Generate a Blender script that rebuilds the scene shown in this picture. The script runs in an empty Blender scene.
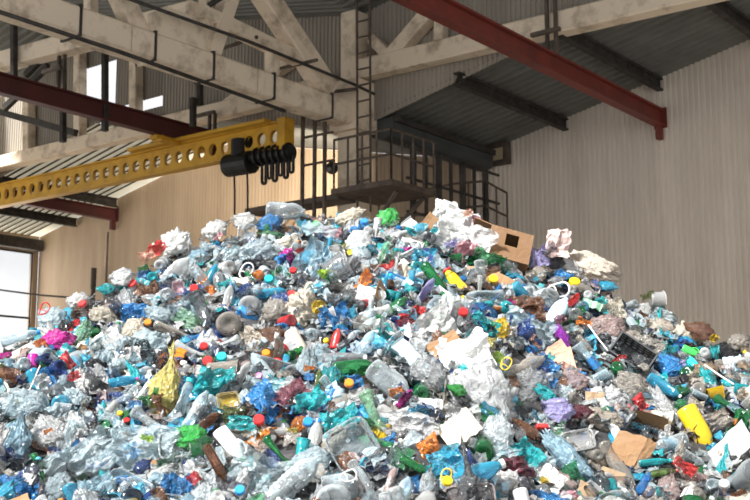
import bpy, bmesh, math, random
import numpy as np
from mathutils import Vector, Matrix, noise
from mathutils.bvhtree import BVHTree

random.seed(11)
S = bpy.context.scene
COL = S.collection
PI = math.pi

# ------------------------------------------------------------------ camera
FPX = 1127.0
PITCH = math.atan(175.0 / FPX)
YAW = math.radians(38.3)
CAMZ = 1.6
cam_d = bpy.data.cameras.new('camera')
cam = bpy.data.objects.new('camera', cam_d)
COL.objects.link(cam)
S.camera = cam
cam_d.sensor_width = 36.0
cam_d.lens = 36.0 * FPX / 750.0
cam_d.clip_end = 500
cam.location = (0, 0, CAMZ)
cam.rotation_euler = (PI / 2 + PITCH, 0, YAW)
cam_d.dof.use_dof = True
cam_d.dof.focus_distance = 8.5
cam_d.dof.aperture_fstop = 4.5
CR = (Matrix.Rotation(YAW, 3, 'Z') @ Matrix.Rotation(PI / 2 + PITCH, 3, 'X'))
EYE = Vector((0, 0, CAMZ))
FWD = Vector((-math.sin(YAW), math.cos(YAW), 0))
RGT = Vector((math.cos(YAW), math.sin(YAW), 0))


def ray(px, py):
    return CR @ Vector(((px - 375) / FPX, -(py - 250) / FPX, -1.0))


def on(axis, val, px, py):
    """world point of the sight line through a place of the photograph on the plane axis = val"""
    d = ray(px, py)
    i = 'XYZ'.index(axis)
    t = (val - EYE[i]) / d[i]
    return EYE + d * t


def project(p):
    q = CR.transposed() @ (Vector(p) - EYE)
    return (375 + FPX * q.x / -q.z, 250 - FPX * q.y / -q.z, -q.z)


# ------------------------------------------------------------------ materials
def nmat(name):
    m = bpy.data.materials.new(name)
    m.use_nodes = True
    nt = m.node_tree
    b = nt.nodes['Principled BSDF']
    return m, nt, b


def mix_rgb(nt, fac, a, b, mode='MIX'):
    n = nt.nodes.new('ShaderNodeMix')
    n.data_type = 'RGBA'
    n.blend_type = mode
    for sock, v in ((n.inputs[0], fac), (n.inputs[6], a), (n.inputs[7], b)):
        if isinstance(v, (int, float)):
            sock.default_value = v
        elif isinstance(v, tuple):
            sock.default_value = (*v, 1) if len(v) == 3 else v
        else:
            nt.links.new(v, sock)
    return n.outputs[2]


def noise_tex(nt, scale, detail=4, rough=0.6, coord='Object', stretch=None):
    tc = nt.nodes.new('ShaderNodeTexCoord')
    src = tc.outputs[coord]
    if stretch:
        mp = nt.nodes.new('ShaderNodeMapping')
        mp.inputs['Scale'].default_value = stretch
        nt.links.new(src, mp.inputs['Vector'])
        src = mp.outputs['Vector']
    n = nt.nodes.new('ShaderNodeTexNoise')
    n.inputs['Scale'].default_value = scale
    n.inputs['Detail'].default_value = detail
    n.inputs['Roughness'].default_value = rough
    nt.links.new(src, n.inputs['Vector'])
    return n.outputs['Fac']


def ramp(nt, fac, stops):
    r = nt.nodes.new('ShaderNodeValToRGB')
    el = r.color_ramp.elements
    while len(el) < len(stops):
        el.new(0.5)
    for e, (p, c) in zip(el, stops):
        e.position = p
        e.color = (*c, 1)
    nt.links.new(fac, r.inputs['Fac'])
    return r.outputs['Color']


def bump(nt, b, height, strength, dist=0.02):
    n = nt.nodes.new('ShaderNodeBump')
    n.inputs['Strength'].default_value = strength
    n.inputs['Distance'].default_value = dist
    nt.links.new(height, n.inputs['Height'])
    nt.links.new(n.outputs['Normal'], b.inputs['Normal'])


def worn(name, base, dark, scale=1.5, rough=0.85, metal=0.0, lo=0.38, hi=0.62, stretch=None, bumps=0.15):
    """a painted, concrete or metal surface with blotchy stains of its own"""
    m, nt, b = nmat(name)
    f = noise_tex(nt, scale, 6, 0.65, 'Object', stretch)
    c = ramp(nt, f, [(lo, dark), (hi, base)])
    nt.links.new(c, b.inputs['Base Color'])
    b.inputs['Roughness'].default_value = rough
    b.inputs['Metallic'].default_value = metal
    if bumps:
        bump(nt, b, noise_tex(nt, scale * 8, 4), bumps)
    return m


M = {}
M['concrete'] = worn('weathered_concrete', (0.84, 0.70, 0.53), (0.44, 0.34, 0.24), 1.6, 0.9, 0, 0.32, 0.52)
M['wall'] = worn('corrugated_wall_paint', (0.45, 0.34, 0.235), (0.33, 0.24, 0.16), 0.9, 0.75, 0, 0.3, 0.6, (1, 1, 0.12), 0)  # warm light on the left part of the end wall is put into this colour
M['wall_grey'] = worn('grey_corrugated_wall_paint', (0.80, 0.71, 0.605), (0.64, 0.56, 0.47), 0.9, 0.75, 0, 0.3, 0.6, (1, 1, 0.12), 0)  # same sheeting, cooler; paler colour stands in for light missing on the right
M['gable'] = worn('grey_cladding_paint', (0.38, 0.335, 0.275), (0.26, 0.23, 0.19), 0.9, 0.8, 0, 0.3, 0.6, (1, 1, 0.15), 0)
M['roof'] = worn('roof_sheet_paint', (0.20, 0.20, 0.18), (0.13, 0.13, 0.115), 0.8, 0.6, 0.2, 0.3, 0.7, None, 0)
M['gutter'] = worn('dark_gutter_metal', (0.095, 0.105, 0.105), (0.05, 0.055, 0.055), 0.8, 0.6, 0.3, 0.3, 0.7, None, 0)
M['steel'] = worn('sooty_steel', (0.085, 0.075, 0.065), (0.035, 0.03, 0.027), 2.5, 0.7, 0.4, 0.35, 0.65, None, 0)
M['rail'] = worn('brown_railing_steel', (0.16, 0.12, 0.09), (0.07, 0.055, 0.045), 3, 0.7, 0.3, 0.35, 0.65, None, 0)
M['red'] = worn('red_oxide_paint', (0.22, 0.038, 0.026), (0.12, 0.026, 0.02), 1.0, 0.55, 0.1, 0.3, 0.6, None, 0)
M['maroon'] = worn('maroon_paint', (0.11, 0.024, 0.022), (0.06, 0.018, 0.016), 1.0, 0.6, 0.1, 0.3, 0.6, None, 0)
M['yellow'] = worn('yellow_crane_paint', (0.66, 0.36, 0.025), (0.44, 0.23, 0.02), 1.2, 0.5, 0.1, 0.3, 0.55, None, 0)
M['floor'] = worn('dusty_concrete_floor', (0.40, 0.37, 0.33), (0.27, 0.25, 0.22), 0.5, 0.9, 0, 0.3, 0.7)
M['black'] = worn('greasy_black_metal', (0.03, 0.028, 0.026), (0.012, 0.012, 0.012), 3, 0.5, 0.4, 0.35, 0.65, None, 0)
M['beige_plate'] = worn('beige_plate_paint', (0.52, 0.40, 0.25), (0.40, 0.30, 0.19), 3, 0.7, 0, 0.3, 0.6, None, 0)


def translucent_sheet(name, col, t):
    m = bpy.data.materials.new(name)
    m.use_nodes = True
    nt = m.node_tree
    nt.nodes.clear()
    out = nt.nodes.new('ShaderNodeOutputMaterial')
    d = nt.nodes.new('ShaderNodeBsdfDiffuse')
    tr = nt.nodes.new('ShaderNodeBsdfTranslucent')
    mx = nt.nodes.new('ShaderNodeMixShader')
    c = ramp(nt, noise_tex(nt, 0.9, 4), [(0.3, tuple(x * 0.8 for x in col)), (0.7, col)])
    nt.links.new(c, d.inputs['Color'])
    nt.links.new(c, tr.inputs['Color'])
    mx.inputs[0].default_value = t
    nt.links.new(d.outputs[0], mx.inputs[1])
    nt.links.new(tr.outputs[0], mx.inputs[2])
    nt.links.new(mx.outputs[0], out.inputs['Surface'])
    return m


M['skylight'] = translucent_sheet('fibreglass_skylight_sheet', (0.66, 0.59, 0.44), 0.8)
M['frosted'] = translucent_sheet('frosted_window_glass', (0.95, 0.96, 0.95), 0.85)
nt_ = M['frosted'].node_tree
o_ = [n for n in nt_.nodes if n.type == 'OUTPUT_MATERIAL'][0]
s_ = o_.inputs['Surface'].links[0].from_socket
t_ = nt_.nodes.new('ShaderNodeBsdfTransparent')
m_ = nt_.nodes.new('ShaderNodeMixShader')
m_.inputs[0].default_value = 0.25
nt_.links.new(t_.outputs[0], m_.inputs[1])
nt_.links.new(s_, m_.inputs[2])
nt_.links.new(m_.outputs[0], o_.inputs['Surface'])


# ------------------------------------------------------------------ mesh builder
class MB:
    def __init__(self):
        self.v, self.f, self.mi = [], [], []
        self.cur = 0

    def add(self, vs, fs):
        b = len(self.v)
        self.v.extend(Vector(p) for p in vs)
        for f in fs:
            self.f.append(tuple(b + i for i in f))
            self.mi.append(self.cur)
        return self

    def box(self, lo, hi):
        x0, y0, z0 = lo
        x1, y1, z1 = hi
        return self.add([(x0, y0, z0), (x1, y0, z0), (x1, y1, z0), (x0, y1, z0), (x0, y0, z1), (x1, y0, z1), (x1, y1, z1), (x0, y1, z1)],
                        [(3, 2, 1, 0), (4, 5, 6, 7), (0, 1, 5, 4), (1, 2, 6, 5), (2, 3, 7, 6), (3, 0, 4, 7)])

    def bar(self, a, b, w, h, up=(0, 0, 1)):
        """a square bar from a to b, w wide and h tall, with bevelled edges"""
        a, b = Vector(a), Vector(b)
        d = (b - a).normalized()
        up = Vector(up)
        s = d.cross(up)
        if s.length < 1e-3:
            s = d.cross(Vector((0, 1, 0)))
        s.normalize()
        u = s.cross(d)
        c = min(w, h) * 0.08
        pr = [(-w / 2 + c, -h / 2), (w / 2 - c, -h / 2), (w / 2, -h / 2 + c), (w / 2, h / 2 - c), (w / 2 - c, h / 2), (-w / 2 + c, h / 2), (-w / 2, h / 2 - c), (-w / 2, -h / 2 + c)]
        return self.sweep([a, b], [[(p[0], p[1]) for p in pr]] * 2, s, u)

    def sweep(self, pts, profs, s, u):
        n = len(profs[0])
        vs, fs = [], []
        for p, pr in zip(pts, profs):
            vs += [p + s * q[0] + u * q[1] for q in pr]
        for k in range(len(pts) - 1):
            for i in range(n):
                j = (i + 1) % n
                fs.append((k * n + i, k * n + j, (k + 1) * n + j, (k + 1) * n + i))
        fs.append(tuple(reversed(range(n))))
        fs.append(tuple(range((len(pts) - 1) * n, len(pts) * n)))
        return self.add(vs, fs)

    def tube(self, pts, r, n=8, closed=False):
        pts = [Vector(p) for p in pts]
        rs = r if isinstance(r, (list, tuple)) else [r] * len(pts)
        vs, fs = [], []
        prev = None
        for k, p in enumerate(pts):
            a = pts[k - 1] if k else (pts[-1] if closed else p)
            b = pts[k + 1] if k < len(pts) - 1 else (pts[0] if closed else p)
            d = (b - a).normalized()
            if prev is None:
                s = d.cross(Vector((0, 0, 1)))
                if s.length < 1e-2:
                    s = d.cross(Vector((0, 1, 0)))
            else:
                s = prev - d * prev.dot(d)
            s.normalize()
            prev = s
            u = d.cross(s)
            vs += [p + (s * math.cos(2 * PI * i / n) + u * math.sin(2 * PI * i / n)) * rs[k] for i in range(n)]
        m = len(pts)
        for k in range(m if closed else m - 1):
            k2 = (k + 1) % m
            for i in range(n):
                j = (i + 1) % n
                fs.append((k * n + i, k * n + j, k2 * n + j, k2 * n + i))
        if not closed:
            fs.append(tuple(reversed(range(n))))
            fs.append(tuple(range((m - 1) * n, m * n)))
        return self.add(vs, fs)

    def lathe(self, prof, n=20, warp=None, cap0=True, cap1=True, phase=0.0):
        vs, fs = [], []
        for r, z in prof:
            for i in range(n):
                a = 2 * PI * i / n + phase
                vs.append(Vector((r * math.cos(a), r * math.sin(a), z)))
        if warp:
            vs = [warp(v) for v in vs]
        m = len(prof)
        for k in range(m - 1):
            for i in range(n):
                j = (i + 1) % n
                fs.append((k * n + i, k * n + j, (k + 1) * n + j, (k + 1) * n + i))
        if cap0:
            fs.append(tuple(reversed(range(n))))
        if cap1:
            fs.append(tuple(range((m - 1) * n, m * n)))
        return self.add(vs, fs)

    def grid(self, nx, ny, fn):
        vs = [fn(i / (nx - 1), j / (ny - 1)) for j in range(ny) for i in range(nx)]
        fs = [(j * nx + i, j * nx + i + 1, (j + 1) * nx + i + 1, (j + 1) * nx + i) for j in range(ny - 1) for i in range(nx - 1)]
        return self.add(vs, fs)

    def mesh(self, name, smooth=False):
        me = bpy.data.meshes.new(name)
        me.from_pydata([tuple(p) for p in self.v], [], self.f)
        me.polygons.foreach_set('material_index', self.mi)
        if smooth:
            me.polygons.foreach_set('use_smooth', [True] * len(self.f))
        me.update()
        return me

    def build(self, name, mat, parent=None, smooth=False, origin=None):
        if origin is not None:
            o_ = Vector(origin)
            self.v = [p - o_ for p in self.v]
        me = self.mesh(name, smooth)
        o = bpy.data.objects.new(name, me)
        COL.objects.link(o)
        for m_ in (mat if isinstance(mat, (list, tuple)) else [mat]):
            me.materials.append(m_)
        if origin is not None:
            o.location = origin
        if parent is not None:
            o.parent = parent
            o.location = o.location - parent.location
        return o


def tag(o, label=None, cat=None, group=None, kind=None):
    if label:
        o['label'] = label
    if cat:
        o['category'] = cat
    if group:
        o['group'] = group
    if kind:
        o['kind'] = kind
    return o


def thing(name, label, cat, loc, group=None):
    o = bpy.data.objects.new(name, None)
    o.empty_display_size = 0.2
    COL.objects.link(o)
    o.location = loc
    return tag(o, label, cat, group)


def struct(o):
    o['kind'] = 'structure'
    return o
# ================================================================== THE HALL
YB, XL, XC = 30.0, -43.0, -19.7          # end wall, window wall, column line
YT, YN = 24.0, 18.0                       # far and near roof trusses


def low_roof(x):
    if x < -31.0:
        return 10.0 + (x + 43.0) * 0.205
    if x < XC:
        return 12.46 - (x + 31.0) * 0.205
    if x < -7.7:
        return 10.15 + (x - XC) * 0.217
    return 12.75 - (x + 7.7) * 0.217


f = MB().box((-46, -6, -0.3), (12, YB + 0.6, 0.0)).build('floor', M['floor'])
struct(f)


def corrugated_wall(name, x0, x1, y, zlo, zhi, period, depth, mat, holes=()):
    mb = MB()
    n = int((x1 - x0) / period)
    prof = [(0.0, 0), (0.38, 0), (0.5, 1), (0.88, 1)]
    xs = []
    for k in range(n):
        for t, d in prof:
            xs.append((x0 + (k + t) * period, y - d * depth))
    for a, b in zip(xs[:-1], xs[1:]):
        segs = [(zlo(a[0]), zhi(a[0]), zlo(b[0]), zhi(b[0]))]
        for hx0, hx1, hz0, hz1 in holes:
            if hx0 <= a[0] <= hx1:
                s0 = segs[0]
                segs = [(s0[0], hz0, s0[2], hz0), (hz1, s0[1], hz1, s0[3])]
        for za, zb, zc, zd in segs:
            mb.add([(a[0], a[1], za), (b[0], b[1], zc), (b[0], b[1], zd), (a[0], a[1], zb)], [(0, 1, 2, 3)])
    o = mb.build(name, mat)
    return struct(o)


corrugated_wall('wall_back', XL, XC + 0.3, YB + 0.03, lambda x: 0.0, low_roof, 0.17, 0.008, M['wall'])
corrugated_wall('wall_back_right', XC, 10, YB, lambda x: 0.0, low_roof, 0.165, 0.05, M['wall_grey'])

# window wall on the left: piers, sill wall, head, frosted panes with steel bars
mb = MB()
wz0, wz1 = 2.2, 9.25
win_y = [(24.6, 29.75), (18.6, 23.7), (12.6, 17.7)]
mb.box((XL - 0.3, 12, 0), (XL, YB, wz0)).box((XL - 0.3, 12, wz1), (XL, YB, 10.0))
prev = YB
for a, b in win_y:
    mb.box((XL - 0.3, b, wz0), (XL, prev, wz1))
    prev = a
mb.box((XL - 0.3, 12, wz0), (XL, prev, wz1))
struct(mb.build('wall_left', M['wall']))
for k, (a, b) in enumerate(win_y):
    w = MB().box((XL - 0.18, a, wz0), (XL - 0.16, b, wz1)).build('window_%d' % (k + 1), M['frosted'])
    struct(w)
    fr = MB()
    for z in (wz0 + 0.03, 4.3, 6.3, wz1 - 0.03):
        fr.bar((XL - 0.1, a, z), (XL - 0.1, b, z), 0.08, 0.09)
    for t in (0.0, 0.5, 1.0):
        y = a + (b - a) * t
        fr.bar((XL - 0.1, y, wz0), (XL - 0.1, y, wz1), 0.07, 0.07)
    fr.build('window_frame', M['steel'], w)
# dark eave beam over the window
struct(MB().bar((XL + 0.2, 12, 9.55), (XL + 0.2, YB - 0.05, 9.55), 0.4, 0.5).build('trim_1', M['steel']))


# low roof between the far truss and the end wall: corrugated sheets, ribs running up the slope
def roof_sheet(name, xs, y0, y1, zf, mat, period=0.25, depth=0.05, battens=None):
    mb = MB()
    n = int((y1 - y0) / period)
    ys = []
    for k in range(n):
        for t, d in ((0, 0), (0.35, 0), (0.5, 1), (0.85, 1)):
            ys.append((y0 + (k + t) * period, d * depth))
    ys.append((y1, 0))
    for x0, x1 in zip(xs[:-1], xs[1:]):
        for a, b in zip(ys[:-1], ys[1:]):
            mb.cur = 1 if battens and a[1] == 0 and b[1] == 0 else 0
            mb.add([(x0, a[0], zf(x0) + a[1]), (x1, a[0], zf(x1) + a[1]), (x1, b[0], zf(x1) + b[1]), (x0, b[0], zf(x0) + b[1])], [(0, 1, 2, 3)])
    return struct(mb.build(name, [mat, battens] if battens else mat))


roof_sheet('ceiling', [XC, -7.7, 10], YT + 0.27, YB, low_roof, M['roof'], 0.36, 0.075)
roof_sheet('ceiling_skylight', [XL - 0.5, -32.0], YT + 0.27, YB, low_roof, M['skylight'], 0.34, 0.08, M['steel'])
roof_sheet('ceiling_slope', [-32.0, -31, XC], YT + 0.27, YB, low_roof, M['roof'])

# tall cladding above the far truss, with an opening to the sky
ho = (on('Y', YT + 0.3, 84, 70), on('Y', YT + 0.3, 115, 106))
corrugated_wall('wall_gable', XL, 10, YT + 0.3, lambda x: low_roof(x) - 0.16, lambda x: 17.5, 0.15, 0.035, M['gable'],
                [(ho[0].x, ho[1].x, ho[1].z, ho[0].z), (ho[1].x, on('Y', YT + 0.3, 162, 110).x, on('Y', YT + 0.3, 135, 113).z, on('Y', YT + 0.3, 135, 103).z)])
roof_sheet('ceiling_high', [XL, -37.5], 10.0, YT + 0.3, lambda x: 13.2 + (x - XL) * 0.2, M['skylight'], 0.5, 0.07, M['steel'])
roof_sheet('ceiling_main', [-36.2, -31.0, XC, -7.7, 10], 14.0, YT + 0.3, lambda x: 13.2 + (12 - abs(abs(x + 19.35) - 11.65)) * 0.2, M['roof'], 0.35, 0.07)
roof_sheet('ceiling_shade_front', [-4.4, -1, 2.5], -8.0, 14.0, lambda x: 13.4 + 0.02 * x, M['roof'], 0.5, 0.07)  # unseen roof strip, added to shade the right side of the heap
roof_sheet('ceiling_shade_front_left', [-45, -30, -14.5], -8.0, 14.0, lambda x: 13.4 - 0.02 * x, M['roof'], 0.5, 0.07)  # unseen roof, added to cut sky light; gap beside it lets sun in
struct(MB().box((XL - 0.3, 12, 10.0), (XL, YT, 13.2)).build('wall_left_upper', M['gable']))

# valley gutter and the purlins under the low roof
g = thing('valley_gutter', 'big dark steel valley gutter running back to the corrugated end wall', 'gutter', (-18.4, 27, 9.5))
mb = MB()
mb.sweep([Vector((-19.05, 24.4, 9.6)), Vector((-19.05, 29.7, 9.6))],
         [[(-0.42, 0.2), (-0.3, 0.04), (0, -0.04), (0.3, 0.04), (0.42, 0.2), (0.42, 0.56), (-0.42, 0.56)]] * 2, Vector((1, 0, 0)), Vector((0, 0, 1)))
mb.build('gutter_trough', M['gutter'], g, origin=(-18.4, 27, 9.5))
MB().bar((-18.58, 24.4, 10.1), (-18.58, 29.7, 10.1), 0.12, 0.16).build('gutter_flange', M['steel'], g, origin=(-18.4, 27, 9.5))

for x, lab in ((-16.2, 'dark perforated roof purlin next to the valley gutter'), (-13.1, 'dark perforated roof purlin above the end of the red beam'), (-10.0, 'dark roof purlin at the upper right corner of the photo'),
               (-40.3, 'dark purlin under the pale skylight, closest to the window wall'), (-37.6, 'dark purlin under the pale skylight, above the maroon rail stub')):
    z = low_roof(x)
    p = thing('roof_purlin', lab, 'purlin', (x, 27, z - 0.3))
    w = MB()
    w.bar((x, YT, z - 0.06), (x, YB - 0.04, z - 0.06), 0.2, 0.05).bar((x, YT, z - 0.38), (x, YB - 0.04, z - 0.38), 0.2, 0.05)
    w.build('purlin_flange', M['steel'], p, origin=(x, 27, z - 0.3))
    v = MB().bar((x, YT + 0.3, z - 0.22), (x, YB - 0.05, z - 0.22), 0.03, 0.3)
    k = 0
    y = YT
    while y < YB - 0.4:
        v.bar((x, y, z - 0.36), (x, y + 0.18, z - 0.08), 0.12, 0.05, (1, 0, 0)).bar((x, y + 0.18, z - 0.08), (x, y + 0.36, z - 0.36), 0.12, 0.05, (1, 0, 0))
        y += 0.36
    v.build('purlin_lattice', M['steel'], p, origin=(x, 27, z - 0.3))

# ---------------------------------------------------------------- concrete trusses
def pbar(mb, axis, val, a, b, w, h):
    mb.bar(on(axis, val, *a), on(axis, val, *b), w, h)


def truss(label, axis, val, chords, posts, diags, group=None):
    t = thing('concrete_truss', label, 'roof truss', on(axis, val, *chords[0][0]))
    for nm, lst in (('bottom_chord', chords), ('truss_post', posts), ('diagonal_strut', diags)):
        for a, b, w, h in lst:
            mb = MB()
            pbar(mb, axis, val, a, b, w, h)
            mb.build(nm, M['concrete'], t, origin=t.location)
    return t


truss('pale concrete roof truss crossing behind the red beam, right of the column', 'Y', YT,
      [((352, 73), (1100, -102), 0.5, 0.56)], [((441, 44), (441, -5), 0.3, 0.3)], [((392, 58), (442, 0), 0.45, 0.42), ((392, 58), (374, 40), 0.4, 0.3)])
truss('pale concrete roof truss crossing above the yellow crane bridge', 'Y', YT,
      [((-25, 170), (336, 84), 0.5, 0.5)], [((80, 150), (80, 48), 0.36, 0.36), ((136, 136), (136, 44), 0.36, 0.36), ((29, 160), (29, 95), 0.36, 0.36)], [((215, 115), (290, 62), 0.36, 0.36)])
truss('near concrete roof truss crossing the upper left corner', 'Y', YN,
      [((-25, 69), (196, 12), 0.5, 0.5)], [((91, 40), (91, -12), 0.3, 0.3)], [])

gd = thing('concrete_girder', 'long pale concrete girder sloping from the upper left down to the column', 'girder', (XC, 16, 9.9))
o0 = gd.location
ya, yb = on('X', XC, -40, 0).y, YT - 0.2
for k in range(3):
    y0, y1 = ya + (yb - ya) * k / 3 + (0.03 if k else 0), ya + (yb - ya) * (k + 1) / 3
    MB().bar((XC, y0, 10.22), (XC, y1, 10.22), 0.62, 0.66).build('chord_section', M['concrete'], gd, origin=o0)
for a, b, w, h in (((262, -8), (328, 92), 0.5, 0.62), ((200, 12), (300, 60), 0.36, 0.36), ((150, 62), (118, -10), 0.4, 0.5), ((205, 70), (232, -10), 0.4, 0.4), ((206, 60), (206, 0), 0.26, 0.3), ((272, 78), (272, 40), 0.3, 0.3)):
    MB().bar(on('X', XC, *a), on('X', XC, *b), w, h).build('diagonal_strut', M['concrete'], gd, origin=o0)
a_, b_ = on('X', XC, 150, 44), on('X', XC, 203, 30)
MB().add([on('X', XC - 0.25, 148, 52), on('X', XC - 0.25, 205, 72), on('X', XC - 0.25, 205, 20), on('X', XC - 0.25, 166, 6), on('X', XC - 0.25, 148, 14),
          on('X', XC + 0.25, 148, 52), on('X', XC + 0.25, 205, 72), on('X', XC + 0.25, 205, 20), on('X', XC + 0.25, 166, 6), on('X', XC + 0.25, 148, 14)],
         [(0, 1, 2, 3, 4), (9, 8, 7, 6, 5), (0, 5, 6, 1), (1, 6, 7, 2), (2, 7, 8, 3), (3, 8, 9, 4), (4, 9, 5, 0)]).build('gusset_block', M['concrete'], gd, origin=o0)
for px in (70, 146, 205, 266, 324):
    p = on('X', XC, px, 60)
    MB().box((p.x - 0.34, p.y - 0.03, 9.86), (p.x + 0.34, p.y + 0.03, 10.58)).build('steel_collar', M['steel'], gd, origin=o0)

# column with corbel and its upper post
c = thing('concrete_column', 'square concrete column rising behind the heap with railings round it', 'column', (XC, YT, 0))
MB().box((XC - 0.33, YT - 0.33, 0), (XC + 0.33, YT + 0.33, 9.75)).build('shaft', M['concrete'], c, origin=(XC, YT, 0))
MB().box((XC - 0.5, YT - 0.5, 9.75), (XC + 0.5, YT + 0.45, 11.2)).build('column_head', M['concrete'], c, origin=(XC, YT, 0))
MB().box((XC - 0.26, YT - 0.3, 11.2), (XC + 0.26, YT + 0.28, 13.3)).build('upper_post', M['concrete'], c, origin=(XC, YT, 0))

# ---------------------------------------------------------------- crane rails (I beams) along the hall
def ibeam(mb, a, b, w, h, t=0.05):
    a, b = Vector(a), Vector(b)
    mb.bar(a + Vector((0, 0, h / 2 - t / 2)), b + Vector((0, 0, h / 2 - t / 2)), w, t)
    mb.bar(a - Vector((0, 0, h / 2 - t / 2)), b - Vector((0, 0, h / 2 - t / 2)), w, t)
    mb.bar(a, b, t, h - t)


def rail_beam(x, y0, y1, z, mat, label, hangers, h=0.5):
    t = thing('crane_rail', label, 'crane rail', (x, y1, z))
    mb = MB()
    ibeam(mb, (x, y0, z), (x, y1, z), 0.3, h)
    mb.build('rail_beam', mat, t, origin=(x, y1, z))
    MB().box((x - 0.2, y1 - 0.03, z - h / 2 - 0.05), (x + 0.2, y1, z + h / 2 + 0.05)).box((x - 0.07, y1 - 0.25, z - h / 2 - 0.4), (x + 0.07, y1 - 0.02, z - h / 2)).build('end_bracket', mat, t, origin=(x, y1, z))
    for y, zt in hangers:
        MB().bar((x - 0.12, y, z + h / 2), (x - 0.12, y, zt), 0.08, 0.1).bar((x + 0.12, y, z + h / 2), (x + 0.12, y, zt), 0.08, 0.1).bar((x - 0.4, y - 0.3, z + h / 2 + 0.5), (x + 0.4, y - 0.3, z + h / 2 + 0.5), 0.12, 0.1).build('hanger', M['rail'], t, origin=(x, y1, z))
    return t


rail_beam(-13.12, 9.0, YB - 0.06, 10.36, M['red'], 'long red steel crane rail slanting down to the right-hand corrugated wall', [(YT - 0.35, 12.6)])
rail_beam(-25.15, 9.0, YT - 0.1, 10.36, M['maroon'], 'dark maroon crane rail crossing the upper left behind the girder', [(YT - 0.35, 11.2), (YN, 12.0)], 0.55)
rail_beam(-37.6, 9.0, YB - 0.06, 10.36, M['maroon'], 'maroon crane rail stub ending on the tan wall at the left', [(YT - 0.35, 11.2)])

# ---------------------------------------------------------------- yellow crane bridge
YC = 22.4
cz = 9.58
cr = thing('crane_bridge', 'yellow overhead crane bridge with a row of round holes', 'crane', (-25, YC, cz))
x0, x1 = -44.5 + 1.8, -21.0
hh = 0.36
N = 44
mb = MB()
pitch = (x1 - x0) / N
for side in (-0.06, 0.06):
    for k in range(N):
        cx = x0 + (k + 0.5) * pitch
        vs, n = [], 12
        outer = []
        for i in range(n):
            a = 2 * PI * (i + 0.5) / n
            m_ = max(abs(math.cos(a)), abs(math.sin(a)))
            outer.append((cx + math.cos(a) / m_ * pitch / 2, YC + side, cz + math.sin(a) / m_ * hh))
            vs.append((cx + 0.165 * math.cos(a), YC + side, cz + 0.185 * math.sin(a)))
        mb.add(outer + vs, [(i, (i + 1) % n, n + (i + 1) % n, n + i) for i in range(n)])
mb.build('pierced_web', M['yellow'], cr, origin=cr.location)
MB().box((x0, YC - 0.16, cz + hh), (x1, YC + 0.16, cz + hh + 0.05)).build('flange', M['yellow'], cr, origin=cr.location)
MB().box((x0, YC - 0.16, cz - hh - 0.05), (x1, YC + 0.16, cz - hh)).build('flange', M['yellow'], cr, origin=cr.location)
MB().box((x1, YC - 0.2, cz - hh - 0.08), (x1 + 0.28, YC + 0.2, cz + hh + 0.1)).build('end_plate', M['yellow'], cr, origin=cr.location)
for x in (-37.6, -25.15):
    mb = MB()
    mb.box((x - 0.16, YC - 1.1, 9.93), (x + 0.16, YC + 1.1, 10.05))
    for dy in (-0.9, 0.9):
        mb.lathe([(0.09, -0.2), (0.09, 0.2)], 12, lambda v, x=x, dy=dy: Vector((x + v.z, YC + dy + v.x, 9.97 + v.y)))
    mb.build('end_carriage', M['yellow'], cr, origin=cr.location)
MB().bar((-27.2, YC - 0.25, 10.05), (-21.3, YC - 0.25, 10.0), 0.3, 0.1).build('upper_stiffener', M['yellow'], cr, origin=cr.location)

# hoist hanging under the bridge with its cable loops
hp = on('Y', YC, 232, 158)
hz = on('Y', YC, 250, 150)
h = thing('electric_hoist', 'black electric hoist hanging under the right end of the yellow crane', 'hoist', (hz.x, YC, hz.z))


def hx(px, py):
    return on('Y', YC, px, py)


def cyl_x(mb, a, b, r, n=14):
    mb.tube([a, b], r, n)


mb = MB(); cyl_x(mb, hx(228, 166), hx(252, 162), 0.33, 16); cyl_x(mb, hx(226, 166.4), hx(230, 166), 0.24, 16)
mb.build('motor', M['black'], h, origin=h.location, smooth=False)
mb = MB(); cyl_x(mb, hx(250, 158), hx(292, 152), 0.2, 14)
for k in range(6):
    p = hx(258 + k * 6, 157 - k * 0.9)
    mb.tube([p, p + Vector((0.06, 0, 0))], 0.28, 14)
mb.build('rope_drum', M['black'], h, origin=h.location)
mb = MB(); cyl_x(mb, hx(240, 140), hx(240, 160), 0.26); mb.box(tuple(hx(233, 152)), tuple(hx(246, 132) + Vector((0, 0.3, 0)))); mb.build('trolley_frame', M['black'], h, origin=h.location)
for k in range(6):
    x = 262 + k * 5.5
    ztop, zb = 160 - k * 0.9, 182 - k * 1.5 - (k % 2) * 4
    mb = MB()
    pts = [hx(x, ztop)] + [hx(x + 1.9 + 1.9 * math.cos(a), zb + 2 * math.sin(a)) for a in (PI, PI * .75, PI * .5, PI * .25, 0)] + [hx(x + 3.8, ztop)]
    mb.tube(pts, 0.045, 8)
    mb.build('cable_loop', M['black'], h, origin=h.location)
for px, l in ((234, 216), (247, 214)):
    mb = MB(); a, b = hx(px, 168), hx(px + 0.5, l + 10)
    mb.tube([a, a.lerp(b, .4) + Vector((.02, 0, 0)), b], 0.028, 6)
    mb.build('chain', M['black'], h, origin=h.location)

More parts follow.
